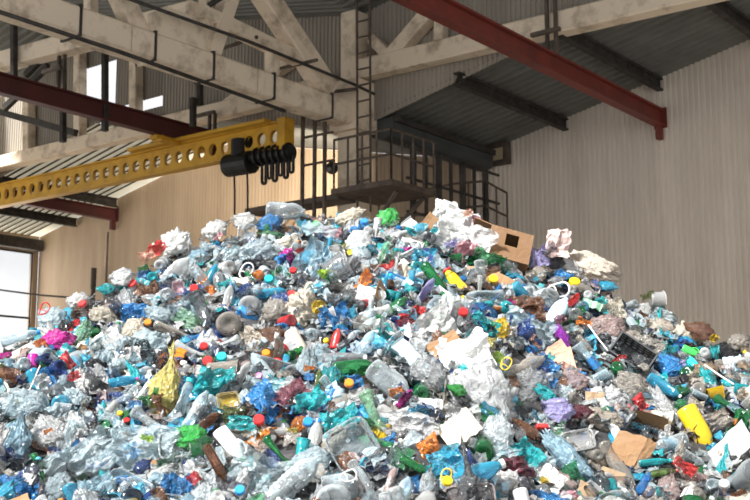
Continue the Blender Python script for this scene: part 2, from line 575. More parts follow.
# ---------------------------------------------------------------- platforms, railings, ladder
def railing(label, pts, z0, height, posts_per=4, name='platform_railing'):
    t = thing(name, label, 'railing', (pts[0][0], pts[0][1], z0))
    for hgt in (height, height * 0.5):
        mb = MB()
        for a, b in zip(pts[:-1], pts[1:]):
            mb.tube([(a[0], a[1], z0 + hgt), (b[0], b[1], z0 + hgt)], 0.035, 6)
        mb.build('rail_bar', M['rail'], t, origin=t.location)
    for a, b in zip(pts[:-1], pts[1:]):
        for k in range(posts_per + 1):
            p = Vector((a[0], a[1], 0)).lerp(Vector((b[0], b[1], 0)), k / posts_per)
            MB().tube([(p.x, p.y, z0), (p.x, p.y, z0 + height)], 0.032, 6).build('rail_post', M['rail'], t, origin=t.location)
    return t


zp = 7.75
pl = thing('service_platform', 'dark steel service platform wrapped round the concrete column', 'platform', (XC, 23.4, zp))
MB().box((-22.9, 22.9, zp - 0.09), (-20.1, 23.66, zp + 0.06)).box((XC + 0.34, 22.6, zp - 0.02), (-17.3, 24.6, zp + 0.13)).box((-20.1, 22.9, zp - 0.09), (XC + 0.34, 23.66, zp + 0.06)).build('deck', M['rail'], pl, origin=pl.location)
mb = MB()
mb.bar((-19.3, 23.6, zp - 1.6), (-17.6, 23.2, zp - 0.05), 0.1, 0.1).bar((-19.3, 24.2, zp - 1.6), (-17.6, 24.4, zp - 0.05), 0.1, 0.1).bar((-20.05, 23.6, zp - 1.6), (-21.6, 23.2, zp - 0.1), 0.1, 0.1)
mb.build('brace', M['rail'], pl, origin=pl.location)
railing('brown tube railing round the platform right of the column', [(-19.3, 22.65), (-17.35, 22.65), (-17.35, 24.55)], zp + 0.13, 1.35)
cg = thing('cage_frame', 'dark steel cage frame between the hoist and the column', 'cage', (-21.3, 23.3, zp))
for px in (303, 315, 325):
    a = on('Y', 22.9, px, 116)
    MB().bar(a, (a.x, 22.9, 6.4), 0.09, 0.09).build('cage_post', M['rail'], cg, origin=cg.location)
for py in (117, 138, 166):
    MB().bar(on('Y', 22.9, 302, py), on('Y', 22.9, 333, py - 6), 0.06, 0.06).build('cage_bar', M['rail'], cg, origin=cg.location)

ld = thing('wall_ladder', 'thin steel ladder climbing the column beside the gutter', 'ladder', on('Y', 23.4, 357, 200))
for px in (357.5, 370.5):
    a, b = on('Y', 23.4, px, 212), on('Y', 23.4, px - 0.5, -4)
    MB().bar(a, b, 0.05, 0.05, (0, 1, 0)).build('ladder_stile', M['rail'], ld, origin=ld.location)
for k in range(13):
    py = 198 - k * 16
    MB().tube([on('Y', 23.4, 357.5, py), on('Y', 23.4, 370.5, py - 3)], 0.025, 6).build('rung', M['rail'], ld, origin=ld.location)

# landing by the end wall
zl = on('Y', 28.6, 485, 236).z
lp = [tuple(on('Z', zl + 1.5, 418, 172))[:2], tuple(on('Z', zl + 1.5, 452, 184))[:2], tuple(on('Z', zl + 1.5, 485, 181))[:2], (tuple(on('Y', 29.6, 505, 187))[0], 29.7)]
lp[0] = (lp[1][0] - 3.2, lp[1][1] + 0.5)
LZ = zl
railing('dark railing of the landing in the corner by the corrugated wall', lp, zl, 1.5, 2, 'landing_railing')
st = thing('landing', 'steel landing against the end wall under the valley gutter', 'landing', (lp[2][0], lp[2][1], zl))
xs_ = [p[0] for p in lp]
MB().box((min(xs_) - 0.2, lp[1][1], zl - 0.15), (max(xs_) + 0.1, 29.85, zl)).build('deck', M['rail'], st, origin=st.location)
for k, x in enumerate((min(xs_), lp[2][0])):
    MB().bar((x, lp[2][1] + 0.1, 0), (x, lp[2][1] + 0.1, zl - 0.1), 0.14, 0.14).build('support_post', M['rail'], st, origin=st.location)
# catwalk with dark hanging strips between column and end wall
cw = thing('catwalk_screen', 'dark barred catwalk screen between the column platform and the landing', 'screen', (-17.8, 26.5, 7.9))
for k in range(7):
    y = 24.9 + k * 0.62
    MB().bar((-18.3, y, 7.4), (-18.3, y, 9.35), 0.1 if k % 2 else 0.2, 0.06).build('screen_bar', M['steel'], cw, origin=cw.location)
for z in (7.45, 8.4, 9.3):
    MB().bar((-18.3, 24.6, z), (-18.3, 29.4, z), 0.07, 0.07).build('screen_rail', M['steel'], cw, origin=cw.location)

# small notice box on the wall
p = on('Y', YB - 0.1, 500, 155)
nb = thing('switch_box', 'brown switch box with a beige plate on the end wall', 'box', (p.x, YB - 0.06, p.z))
MB().box((p.x - 0.38, YB - 0.35, p.z - 0.34), (p.x + 0.38, YB - 0.06, p.z + 0.36)).build('box_body', M['rail'], nb, origin=nb.location)
MB().box((p.x - 0.3, YB - 0.385, p.z - 0.22), (p.x + 0.26, YB - 0.36, p.z + 0.16)).build('face_plate', M['beige_plate'], nb, origin=nb.location)

# pipes along the girder and their brackets
def pipe(label, axis, val, pts, r, mat, name='hanging_pipe'):
    P = [on(axis, val, *q) for q in pts]
    o = MB().tube(P, r, 8).build(name, mat, None, True, origin=P[0])
    return tag(o, label, 'pipe')


pipe('thin dark pipe running along the lower side of the concrete girder', 'X', XC + 0.55, [(-12, 8), (120, 52), (285, 111)], 0.05, M['steel'])
pipe('thin dark pipe running along the top of the girder past the column', 'X', XC + 0.5, [(110, -8), (250, 42), (353, 84), (462, 136)], 0.045, M['steel'])
pipe('short bracket pipe on the girder, leftmost of three', 'Y', 19.8, [(200, 56), (257, 37)], 0.05, M['rail'], 'bracket_pipe')
pipe('short bracket pipe on the girder, middle one of three', 'Y', 21.6, [(265, 72), (317, 60)], 0.05, M['rail'], 'bracket_pipe')
pipe('short bracket pipe on the girder next to the column', 'Y', 23.3, [(322, 93), (356, 89)], 0.05, M['rail'], 'bracket_pipe')
pipe('dark bent bracket pipe on the concrete gusset block', 'Y', 18.2, [(146, 32), (196, 14), (222, -3)], 0.07, M['steel'], 'bracket_pipe')
for px, y0, y1, yy, lab in ((14, 25, 80, 17.6, 'dark steel upright at the photo edge on the near truss'), (63, 50, 142, 19.5, 'dark steel upright left of the pale truss post'), (105, 42, 131, 19.5, 'dark steel upright in front of the bright roof opening'),
                            (200, 75, 105, 22, 'short dark steel upright under the girder gusset'), (193, 98, 127, 21.8, 'short dark steel hanger above the yellow crane')):
    a, b = on('Y', yy, px, y0), on('Y', yy, px, y1)
    tag(MB().bar(a, b, 0.16, 0.16, (0, 1, 0)).build('steel_hanger', M['steel'], None, origin=b), lab, 'steel post')
for a, b, yy, lab in (((5, 108), (48, 66), 18.2, 'dark diagonal brace at the upper left under the near truss'), ((0, 112), (76, 133), 20, 'dark longitudinal brace under the maroon rail'), ((26, 75), (60, 40), 18.2, 'dark diagonal brace crossing the near truss')):
    A, B = on('Y', yy, *a), on('Y', yy, *b)
    tag(MB().bar(A, B, 0.14, 0.2).build('hanger_brace', M['steel'], None, origin=A), lab, 'brace')
# cable across the tan wall and a stub pipe behind the heap
A, B = Vector((XL + 0.1, 27.6, on('X', XL, 0, 290).z)), on('Y', 29.3, 92, 299)
tag(MB().tube([A, A.lerp(B, .5) - Vector((0, 0, .06)), B], 0.045, 6).build('wall_cable', M['steel'], None, origin=A), 'dark cable sagging across the tan wall from the window', 'cable')
p = on('Y', 29.6, 94, 268)
tag(MB().tube([p, (p.x, p.y, p.z - 0.9)], 0.12, 10).tube([(p.x, p.y, p.z - 0.9), (p.x, p.y, 0)], 0.1, 10).build('vent_pipe', M['steel'], None, origin=(p.x, p.y, 0)), 'dark pipe stub standing against the tan wall above the heap', 'pipe')
p = on('Y', YB - 0.1, 108, 232)
tag(MB().tube([p, (p.x, p.y, 0)], 0.04, 6).build('wall_conduit', M['rail'], None, origin=(p.x, p.y, 0)), 'thin conduit running down the tan wall under the maroon rail stub', 'conduit')

# flood lamp on the column lighting the tan wall behind the crane
lp_ = on('Y', 24.6, 332, 168)
fl = thing('flood_lamp', 'small flood lamp on the column under the platform railing', 'lamp', lp_)
aim = on('Y', YB, 275, 178)
dl = (aim - lp_).normalized()
MB().tube([lp_ - dl * 0.32, lp_ - dl * 0.30, lp_ - dl * 0.05, lp_], [0.06, 0.1, 0.17, 0.19], 16).build('lamp_housing', M['black'], fl, origin=lp_)
MB().bar(lp_ - dl * 0.2, (lp_ - dl * 0.2) + Vector((0.25, -0.25, 0.0)), 0.05, 0.05).build('lamp_bracket', M['rail'], fl, origin=lp_)
ld_ = bpy.data.lights.new('flood_lamp_light', 'SPOT')
ld_.energy = 6500
ld_.color = (1.0, 0.88, 0.70)
ld_.spot_size = math.radians(58)
ld_.spot_blend = 1.0
ld_.shadow_soft_size = 0.18
lo_ = bpy.data.objects.new('flood_lamp_light', ld_)
COL.objects.link(lo_)
lo_.location = lp_ + dl * 0.08
lo_.rotation_euler = dl.to_track_quat('-Z', 'Y').to_euler()
# daylight entering through the window wall
for k, (a, b_) in enumerate(win_y):
    al = bpy.data.lights.new('window_daylight', 'AREA')
    al.shape = 'RECTANGLE'
    al.size, al.size_y = b_ - a, wz1 - wz0
    al.energy = 220
    al.color = (1.0, 0.93, 0.82)
    ao = bpy.data.objects.new('window_daylight', al)
    COL.objects.link(ao)
    ao.location = (XL + 0.05, (a + b_) / 2, (wz0 + wz1) / 2)
    ao.rotation_euler = (PI / 2, 0, -PI / 2)
# ================================================================== THE WASTE: materials
RGB = {
    'clear': (0.87, 0.95, 0.98), 'frost': (0.86, 0.88, 0.88), 'bluish': (0.74, 0.91, 0.97), 'paleblue': (0.50, 0.76, 0.90), 'blue': (0.03, 0.27, 0.66), 'navy': (0.02, 0.06, 0.22),
    'cyan': (0.06, 0.50, 0.74), 'teal': (0.02, 0.50, 0.54), 'green': (0.015, 0.19, 0.06), 'bright green': (0.06, 0.55, 0.10), 'pale green': (0.45, 0.78, 0.52), 'lime': (0.42, 0.66, 0.04), 'olive': (0.10, 0.13, 0.04),
    'yellow': (0.86, 0.58, 0.02), 'pale yellow': (0.80, 0.68, 0.20), 'orange': (0.88, 0.26, 0.03), 'red': (0.68, 0.03, 0.03), 'pink': (0.86, 0.40, 0.46), 'magenta': (0.70, 0.02, 0.36), 'purple': (0.38, 0.03, 0.50), 'lavender': (0.46, 0.42, 0.75),
    'maroon': (0.17, 0.03, 0.05), 'brown': (0.17, 0.07, 0.03), 'black': (0.012, 0.012, 0.015), 'dark grey': (0.08, 0.085, 0.09), 'grey': (0.66, 0.68, 0.69), 'silver': (0.62, 0.62, 0.62), 'white': (0.82, 0.82, 0.80),
    'cream': (0.80, 0.72, 0.58), 'beige': (0.60, 0.52, 0.43), 'dusty': (0.60, 0.55, 0.48), 'dark kraft': (0.26, 0.15, 0.08), 'tan': (0.50, 0.35, 0.22), 'peach': (0.82, 0.45, 0.32), 'kraft': (0.38, 0.225, 0.12), 'pinkish': (0.72, 0.54, 0.50),
}
_mats = {}
SEE = {'film': {'clear': (.28, .70), 'frost': (.44, .84), 'bluish': (.32, .72), 'paleblue': (.30, .70), 'dusty': (.35, .80), 'grey': (.26, .66), 'pinkish': (.35, .80), 'pale green': (.30, .70), '*': (.60, .95)},
       'pet': {'clear': (.14, .80), 'frost': (.36, .85), 'bluish': (.18, .82), 'paleblue': (.20, .60), 'dusty': (.30, .75), 'grey': (.12, .50), 'pale green': (.2, .65), '*': (.38, .88)}}


def plastic(fam, colour):
    key = (fam, colour)
    if key in _mats:
        return _mats[key]
    rgb = RGB[colour]
    m = bpy.data.materials.new('%s_%s' % (colour.replace(' ', '_'), {'pet': 'clear_plastic', 'film': 'plastic_film', 'solid': 'hard_plastic', 'paper': 'paper', 'card': 'cardboard', 'cloth': 'woven_plastic'}[fam]))
    m.use_nodes = True
    nt = m.node_tree
    nt.nodes.clear()
    N, Lk = nt.nodes.new, nt.links.new
    out = N('ShaderNodeOutputMaterial')
    pr = N('ShaderNodeBsdfPrincipled')
    oi = N('ShaderNodeObjectInfo')
    # each piece a little lighter, darker or dirtier than the next
    hsv = N('ShaderNodeHueSaturation')
    mr = N('ShaderNodeMapRange')
    mr.inputs[3].default_value, mr.inputs[4].default_value = 0.78, 1.14
    Lk(oi.outputs['Random'], mr.inputs[0])
    Lk(mr.outputs[0], hsv.inputs['Value'])
    hsv.inputs['Color'].default_value = (*rgb, 1)
    dirt = noise_tex(nt, 9.0, 4, 0.6)
    dcol = mix_rgb(nt, 0.5, hsv.outputs['Color'], (0.35, 0.30, 0.25))
    dm = N('ShaderNodeMapRange')
    dm.inputs[1].default_value, dm.inputs[2].default_value = 0.52, 0.72
    dm.inputs[4].default_value = 0.32
    Lk(dirt, dm.inputs[0])
    col = mix_rgb(nt, dm.outputs[0], hsv.outputs['Color'], dcol)
    Lk(col, pr.inputs['Base Color'])
    pr.inputs['Roughness'].default_value = {'pet': 0.07, 'film': 0.11, 'solid': 0.3, 'paper': 0.8, 'card': 0.9, 'cloth': 0.7}[fam]
    pr.inputs['Specular IOR Level'].default_value = {'pet': 0.2, 'film': 0.2, 'solid': 0.5, 'paper': 0.2, 'card': 0.15, 'cloth': 0.3}[fam]
    # crinkles
    tc = N('ShaderNodeTexCoord')
    vo = N('ShaderNodeTexVoronoi')
    vo.feature = 'DISTANCE_TO_EDGE'
    vo.inputs['Scale'].default_value = {'pet': 26, 'film': 17, 'solid': 14, 'paper': 12, 'card': 9, 'cloth': 12}[fam]
    wv = N('ShaderNodeTexNoise')
    wv.inputs['Scale'].default_value = 9
    add = N('ShaderNodeVectorMath')
    add.operation = 'MULTIPLY_ADD'
    add.inputs[1].default_value = (0.25, 0.25, 0.25)
    Lk(tc.outputs['Object'], wv.inputs['Vector'])
    Lk(wv.outputs['Color'], add.inputs[0])
    Lk(tc.outputs['Object'], add.inputs[2])
    Lk(add.outputs[0], vo.inputs['Vector'])
    bp = N('ShaderNodeBump')
    bp.inputs['Strength'].default_value = {'pet': 0.22, 'film': 0.9, 'solid': 0.12, 'paper': 0.5, 'card': 0.35, 'cloth': 0.7}[fam]
    bp.inputs['Distance'].default_value = 0.02
    # long fine folds: stretched noise, folded over
    mp = N('ShaderNodeMapping')
    mp.inputs['Scale'].default_value = (5, 22, 14)
    mp.inputs['Rotation'].default_value = (0.3, 0.2, 0.7)
    fn = N('ShaderNodeTexNoise')
    fn.inputs['Scale'].default_value = 1.0
    fn.inputs['Detail'].default_value = 3
    fn.inputs['Distortion'].default_value = 1.2
    Lk(tc.outputs['Object'], mp.inputs['Vector'])
    Lk(mp.outputs[0], fn.inputs['Vector'])
    sb = N('ShaderNodeMath')
    sb.operation = 'SUBTRACT'
    sb.inputs[1].default_value = 0.5
    Lk(fn.outputs['Fac'], sb.inputs[0])
    ab = N('ShaderNodeMath')
    ab.operation = 'ABSOLUTE'
    Lk(sb.outputs[0], ab.inputs[0])
    ma = N('ShaderNodeMath')
    ma.operation = 'MULTIPLY_ADD'
    ma.inputs[1].default_value = 2.2 if fam in ('film', 'cloth') else 0.8
    Lk(ab.outputs[0], ma.inputs[0])
    vm = N('ShaderNodeMath')
    vm.operation = 'MULTIPLY'
    vm.inputs[1].default_value = -0.8 if fam == 'film' else 1.0
    Lk(vo.outputs['Distance'], vm.inputs[0])
    Lk(vm.outputs[0], ma.inputs[2])
    Lk(ma.outputs[0], bp.inputs['Height'])
    Lk(bp.outputs[0], pr.inputs['Normal'])
    surf = pr.outputs[0]
    if fam in ('film', 'paper', 'cloth', 'pet'):
        tr = N('ShaderNodeBsdfTranslucent')
        Lk(col, tr.inputs['Color'])
        Lk(bp.outputs[0], tr.inputs['Normal'])
        mx = N('ShaderNodeMixShader')
        mx.inputs[0].default_value = {'film': 0.25, 'paper': 0.15, 'cloth': 0.2, 'pet': 0.3}[fam]
        Lk(surf, mx.inputs[1])
        Lk(tr.outputs[0], mx.inputs[2])
        surf = mx.outputs[0]
    if fam in SEE:
        a0, a1 = SEE[fam].get(colour, SEE[fam]['*'])
        lw = N('ShaderNodeLayerWeight')
        lw.inputs['Blend'].default_value = 0.5 if fam == 'pet' else 0.45
        Lk(bp.outputs[0], lw.inputs['Normal'])
        am = N('ShaderNodeMapRange')
        am.inputs[3].default_value, am.inputs[4].default_value = a0, a1
        Lk(lw.outputs['Facing'], am.inputs[0])
        tp = N('ShaderNodeBsdfTransparent')
        tp.inputs['Color'].default_value = (*[0.35 + 0.63 * min(1, c / max(rgb)) for c in rgb], 1)
        mx = N('ShaderNodeMixShader')
        Lk(am.outputs[0], mx.inputs[0])
        Lk(tp.outputs[0], mx.inputs[1])
        Lk(surf, mx.inputs[2])
        # the gloss of the skin lies over clear and milky places alike
        gl = N('ShaderNodeBsdfGlossy')
        gl.inputs['Roughness'].default_value = 0.14 if fam == 'film' else 0.10
        Lk(bp.outputs[0], gl.inputs['Normal'])
        fr = N('ShaderNodeFresnel')
        fr.inputs['IOR'].default_value = 1.5
        Lk(bp.outputs[0], fr.inputs['Normal'])
        m2 = N('ShaderNodeMixShader')
        Lk(fr.outputs[0], m2.inputs[0])
        Lk(mx.outputs[0], m2.inputs[1])
        Lk(gl.outputs[0], m2.inputs[2])
        surf = m2.outputs[0]
    Lk(surf, out.inputs['Surface'])
    _mats[key] = m
    return m


# ================================================================== THE WASTE: shapes (long axis X, up Z)
def fbm(p, f, seed, oct=3, ridged=False, billow=False):
    s, a, t = 0.0, 1.0, 0.0
    q = Vector(p) * f + Vector((seed * 7.3, seed * 3.1, seed * 5.7))
    for _ in range(oct):
        n = noise.noise(q)
        if ridged:
            n = 1 - abs(n) * 1.6
            n = 2 * n * n * n - 0.7
        elif billow:
            n = 2 * abs(n) - 0.4
        s += n * a
        t += a
        a *= 0.5
        q = q * 2.03
    return s / t


def sstep(a, b, x):
    t = max(0.0, min(1.0, (x - a) / (b - a)))
    return t * t * (3 - 2 * t)


def along_x(v, L):
    return Vector((v.z - L / 2, v.y, -v.x))


PROFILES = {
    'water': (0.23, [(0.0, 0.006), (0.020, 0.002), (0.029, 0.004), (0.032, 0.014), (0.032, 0.05), (0.0305, 0.055), (0.032, 0.06), (0.0305, 0.075), (0.032, 0.08), (0.0305, 0.095), (0.032, 0.10), (0.0325, 0.115), (0.0325, 0.15), (0.031, 0.165), (0.026, 0.182), (0.018, 0.197), (0.0125, 0.206), (0.0125, 0.214)]),
    'soda': (0.31, [(0.0, 0.012), (0.014, 0.006), (0.030, 0.0), (0.041, 0.01), (0.044, 0.03), (0.043, 0.075), (0.040, 0.10), (0.040, 0.15), (0.044, 0.175), (0.044, 0.205), (0.040, 0.235), (0.030, 0.262), (0.018, 0.283), (0.0128, 0.29), (0.0128, 0.298)]),
    'slim': (0.27, [(0.0, 0.006), (0.02, 0.0), (0.030, 0.008), (0.031, 0.03), (0.031, 0.16), (0.029, 0.185), (0.021, 0.215), (0.0145, 0.235), (0.013, 0.245), (0.013, 0.255)]),
    'ribbed': (0.32, [(0.0, 0.006), (0.028, 0.0), (0.045, 0.008), (0.048, 0.02)] + [(0.048 - (0.004 if k % 2 else 0), 0.03 + 0.011 * k) for k in range(19)] + [(0.044, 0.25), (0.032, 0.275), (0.02, 0.292), (0.0135, 0.298), (0.0135, 0.307)]),
    'jar': (0.17, [(0.0, 0.010), (0.018, 0.006), (0.030, 0.0), (0.046, 0.004), (0.052, 0.016), (0.052, 0.12), (0.048, 0.138), (0.036, 0.150), (0.034, 0.162)]),
    'flask': (0.24, [(0.0, 0.004), (0.03, 0.0), (0.040, 0.01), (0.042, 0.03), (0.042, 0.14), (0.038, 0.17), (0.026, 0.195), (0.017, 0.21), (0.016, 0.225)]),
    'jerry': (0.34, [(0.0, 0.006), (0.05, 0.0), (0.072, 0.012), (0.076, 0.04), (0.072, 0.10), (0.076, 0.11), (0.072, 0.12), (0.076, 0.13), (0.076, 0.21), (0.068, 0.25), (0.045, 0.29), (0.024, 0.305), (0.022, 0.325)]),
}


def bottle_kit(kind, seed, crush, bend=0.0, dent=0.3, twist=0.0, flat=False):
    L, prof = PROFILES[kind]
    zt = prof[-1][1]
    rn = prof[-1][0]

    def warp(v):
        z = v.z
        w = sstep(0.0, 0.25 * L, z) * (1 - sstep(0.62 * L, 0.88 * L, z))
        w2 = 1 - sstep(0.75 * L, 0.92 * L, z)
        k = 1 - crush * w
        x, y = v.x * k, v.y * (1 + 0.28 * crush * w)
        a = twist * z / L * w2
        x, y = x * math.cos(a) - y * math.sin(a), x * math.sin(a) + y * math.cos(a)
        n = fbm((v.x, v.y, z), 17, seed, 2, ridged=True)
        m = 1 - dent * max(0, n) * w
        x *= m
        y *= m
        t = z / L
        x += bend * L * (t * t - t * 0.4)
        if flat:
            x = max(-0.6 * prof[5][0], min(0.6 * prof[5][0], x)) if w2 > 0.5 else x
        zz = z * (1 - 0.12 * abs(bend)) + 0.02 * crush * noise.noise(Vector((v.x * 20, v.y * 20, seed))) * w2
        return along_x(Vector((x, y, zz)), L)

    body = MB().lathe(prof, 22, warp, True, False).mesh('bottle_body', True)
    cp = MB().lathe([(0.0, zt + 0.012), (rn + 0.001, zt + 0.012), (rn + 0.003, zt + 0.010), (rn + 0.0035, zt - 0.006), (rn + 0.001, zt - 0.007)], 14, warp, False, False).mesh('cap', False)
    z0, z1 = 0.36 * L, 0.60 * L
    pts = []
    for k in range(5):
        z = z0 + (z1 - z0) * k / 4
        for (ra, za), (rb, zb) in zip(prof[:-1], prof[1:]):
            if za <= z <= zb and zb > za:
                pts.append((ra + (rb - ra) * (z - za) / (zb - za) + 0.0022, z))
                break
    lab = MB().lathe(pts, 22, warp, False, False).mesh('label', True)
    return {'body': body, 'cap': cp, 'label': lab, 'L': L, 'name': 'plastic_bottle'}


def detergent_kit(seed, hnd, squash=0.6):
    """opaque household bottle: oval body, shoulder, neck; some with a moulded handle"""
    L = 0.29
    prof = [(0.0, 0.004), (0.03, 0.0), (0.046, 0.006), (0.050, 0.02), (0.049, 0.09), (0.050, 0.15), (0.045, 0.19), (0.034, 0.222), (0.021, 0.242), (0.017, 0.248), (0.017, 0.262)]

    def warp(v):
        t = v.z / L
        w = 1 - sstep(0.72, 0.9, t)
        x = v.x * (1 - (1 - squash) * w)
        y = v.y * (1 + 0.12 * w)
        m = 1 + 0.05 * fbm(v, 14, seed, 2) * w
        return along_x(Vector((x * m, y * m, v.z)), L)

    body = MB().lathe(prof, 22, warp, True, False).mesh('bottle_body', True)
    cp = MB().lathe([(0, 0.29), (0.013, 0.288), (0.016, 0.284), (0.0215, 0.27), (0.0215, 0.244), (0.019, 0.243)], 16, warp, False, False).mesh('cap', False)
    lab = MB().lathe([(0.0515, 0.05), (0.0508, 0.09), (0.0522, 0.14)], 22, warp, False, False).mesh('label', True)
    k = {'body': body, 'cap': cp, 'label': lab, 'L': L, 'name': 'detergent_bottle'}
    if hnd:
        pts = [Vector((0.0, 0.02, 0.236)), Vector((0, 0.052, 0.232)), Vector((0, 0.074, 0.205)), Vector((0, 0.078, 0.165)), Vector((0, 0.06, 0.13)), Vector((0, 0.045, 0.125))]
        k['handle'] = MB().tube([along_x(p, L) for p in pts], 0.009, 8).mesh('handle', True)
    return k


def ico(sub):
    bm = bmesh.new()
    bmesh.ops.create_icosphere(bm, subdivisions=sub, radius=1.0)
    vs = [v.co.copy() for v in bm.verts]
    fs = [tuple(v.index for v in f.verts) for f in bm.faces]
    bm.free()
    return vs, fs


ICO4, ICO3 = ico(4), ico(3)


def bag_kit(seed, sx, sy, sz, puff=0.35, crease=0.30, tied=False, twist=0.0):
    rnd = random.Random(seed)
    vs = []
    ax = Vector((rnd.gauss(0, 1), rnd.gauss(0, 1), rnd.gauss(0, 1))).normalized()
    sz *= 0.72
    for p in ICO4[0]:
        pw = p + 0.35 * Vector((noise.noise(p * 1.7 + Vector((seed, 1, 2))), noise.noise(p * 1.7 + Vector((4, seed, 2))), noise.noise(p * 1.7 + Vector((4, 7, seed)))))
        st = pw * 3.4 - ax * (pw.dot(ax) * 2.6)
        d = 1 + 0.17 * fbm(st, 0.8, seed + 2, 2, ridged=True) + puff * fbm(p, 1.3, seed, 2) + crease * fbm(p, 1.8, seed + 9, 2, ridged=True) * 0.5 + 0.05 * fbm(p, 6.5, seed + 4, 2, ridged=True)
        q = p * d
        x, y, z = q.x * sx, q.y * sy, q.z * sz
        if tied:
            t = sstep(0.45, 0.80, q.x)
            f = 1 - 0.86 * t
            fl = 0.9 * sstep(0.95, 1.25, q.x)
            y *= f + fl
            z *= f + fl * 0.4
            x += 0.22 * sx * t
        if twist:
            a = twist * x / sx
            y, z = y * math.cos(a) - z * math.sin(a), y * math.sin(a) + z * math.cos(a)
        if z < -0.45 * sz:
            z = -0.45 * sz + (z + 0.45 * sz) * 0.3
        w = Vector((x, y, z))
        w += Vector((noise.noise(p * 3 + Vector((seed, 0, 0))), noise.noise(p * 3 + Vector((0, seed, 3))), noise.noise(p * 3 + Vector((5, 0, seed))))) * 0.10 * min(sx, sy)
        vs.append(w)
    mb = MB().add(vs, ICO4[1])
    return {'body': mb.mesh('bag_body', True), 'L': 2.0 * sx * (1.15 if tied else 1.0), 'name': 'plastic_bag'}


def film_kit(seed, lx, ly, amp, fold=1.0, n=34, name='plastic_film', freq=2.3, torn=0.13):
    def fn(u, v):
        a, b = u - 0.5, v - 0.5
        e = 1 + torn * noise.noise(Vector((math.atan2(b, a) * 1.4, seed, 0))) + torn * 0.6 * noise.noise(Vector((math.atan2(b, a) * 5, seed, 4)))
        x, y = a * lx * e, b * ly * e
        h = amp * (0.8 * fbm((u * 1.1, v * 1.1, 0), freq, seed, 4, ridged=True) + 0.6 * noise.noise(Vector((u * 2.1, v * 2.1, seed))))
        h += fold * amp * math.sin((u * 2.2 + v * 1.3 + seed) * 2.2)
        x += 0.10 * lx * noise.noise(Vector((u * 4, v * 4, seed + 2)))
        y += 0.16 * ly * noise.noise(Vector((u * 4, v * 4, seed + 7)))
        return Vector((x, y, h))
    return {'body': MB().grid(n, n, fn).mesh('film_body', True), 'L': lx, 'name': name}


def cup_kit(seed, r0, r1, h, crush, rim=True):
    def warp(v):
        t = v.z / h
        x, y = v.x * (1 - crush * t), v.y * (1 + 0.3 * crush * t)
        m = 1 + 0.12 * crush * fbm(v, 18, seed, 2)
        return along_x(Vector((x * m, y * m, v.z)), h)
    prof = [(0, 0.004), (r0 - 0.004, 0.0), (r0, 0.003)] + [(r0 + (r1 - r0) * t - (0.0012 if k % 2 else 0), h * t) for k, t in enumerate((0.15, 0.2, 0.5, 0.55, 0.8, 0.85, 0.97))]
    body = MB().lathe(prof + [(r1 - 0.002, h), (r1 - 0.004, h * 0.97)] + [(r0 + (r1 - r0) * t - 0.003, h * t) for t in (0.7, 0.3, 0.04)] + [(0.0, 0.006)], 22, warp, False, False).mesh('cup_body', True)
    k = {'body': body, 'L': h, 'name': 'plastic_cup'}
    if rim:
        ring = [warp(Vector((r1 * math.cos(2 * PI * i / 24), r1 * math.sin(2 * PI * i / 24), h))) for i in range(24)]
        k['rim'] = MB().tube(ring, 0.003, 6, True).mesh('rim', True)
    return k


def cap_kit():
    mb = MB()
    n = 24
    prof = [(0, 0.016), (0.016, 0.016), (0.0185, 0.013), (0.019, 0.0), (0.0165, 0.0), (0.0165, 0.012), (0, 0.013)]
    def warp(v):
        a = math.atan2(v.y, v.x)
        k = 1 + (0.02 if int((a + PI) / (2 * PI) * 24) % 2 else 0) * (0.001 < v.z + .002 < 0.014)
        return Vector((v.x * k, v.y * k, v.z))
    return {'body': mb.lathe(prof, n, warp, False, False).mesh('cap_body', False), 'L': 0.038, 'name': 'bottle_cap'}


def ring_kit(seed):
    pts = []
    for i in range(28):
        a = 2 * PI * i / 28
        pts.append(Vector((0.055 * math.copysign(abs(math.cos(a)) ** 0.7, math.cos(a)), 0.034 * math.sin(a) * (1 + 0.25 * math.cos(a)), 0.01 * math.sin(2 * a + seed))))
    return {'body': MB().tube(pts, 0.0055, 8, True).tube([pts[20], pts[20] * 0.45, pts[8] * 0.5, pts[8]], 0.004, 6).mesh('ring_body', True), 'L': 0.11, 'name': 'carry_handle'}


def tray_kit(seed, lx, ly, h, ribs=True):
    """thin-walled food tray: base, sloping walls with ribs, flat rim"""
    def ringpts(sx, sy, z, n=40, e=0.35):
        out = []
        for i in range(n):
            a = 2 * PI * i / n
            k = 1 + (0.012 if ribs and i % 2 else 0)
            out.append(Vector((sx * k * math.copysign(abs(math.cos(a)) ** e, math.cos(a)), sy * k * math.copysign(abs(math.sin(a)) ** e, math.sin(a)), z + 0.012 * noise.noise(Vector((math.cos(a) * 2, math.sin(a) * 2, seed))))))
        return out
    rings = [ringpts(lx * .42, ly * .42, 0), ringpts(lx * .44, ly * .44, 0.004), ringpts(lx * .48, ly * .47, h), ringpts(lx * .52, ly * .53, h), ringpts(lx * .52, ly * .53, h - 0.005)]
    vs = [p for r in rings for p in r]
    n = 40
    fs = [(k * n + i, k * n + (i + 1) % n, (k + 1) * n + (i + 1) % n, (k + 1) * n + i) for k in range(4) for i in range(n)] + [tuple(reversed(range(n)))]
    return {'body': MB().add(vs, fs).mesh('tray_body', True), 'L': lx, 'name': 'food_tray'}


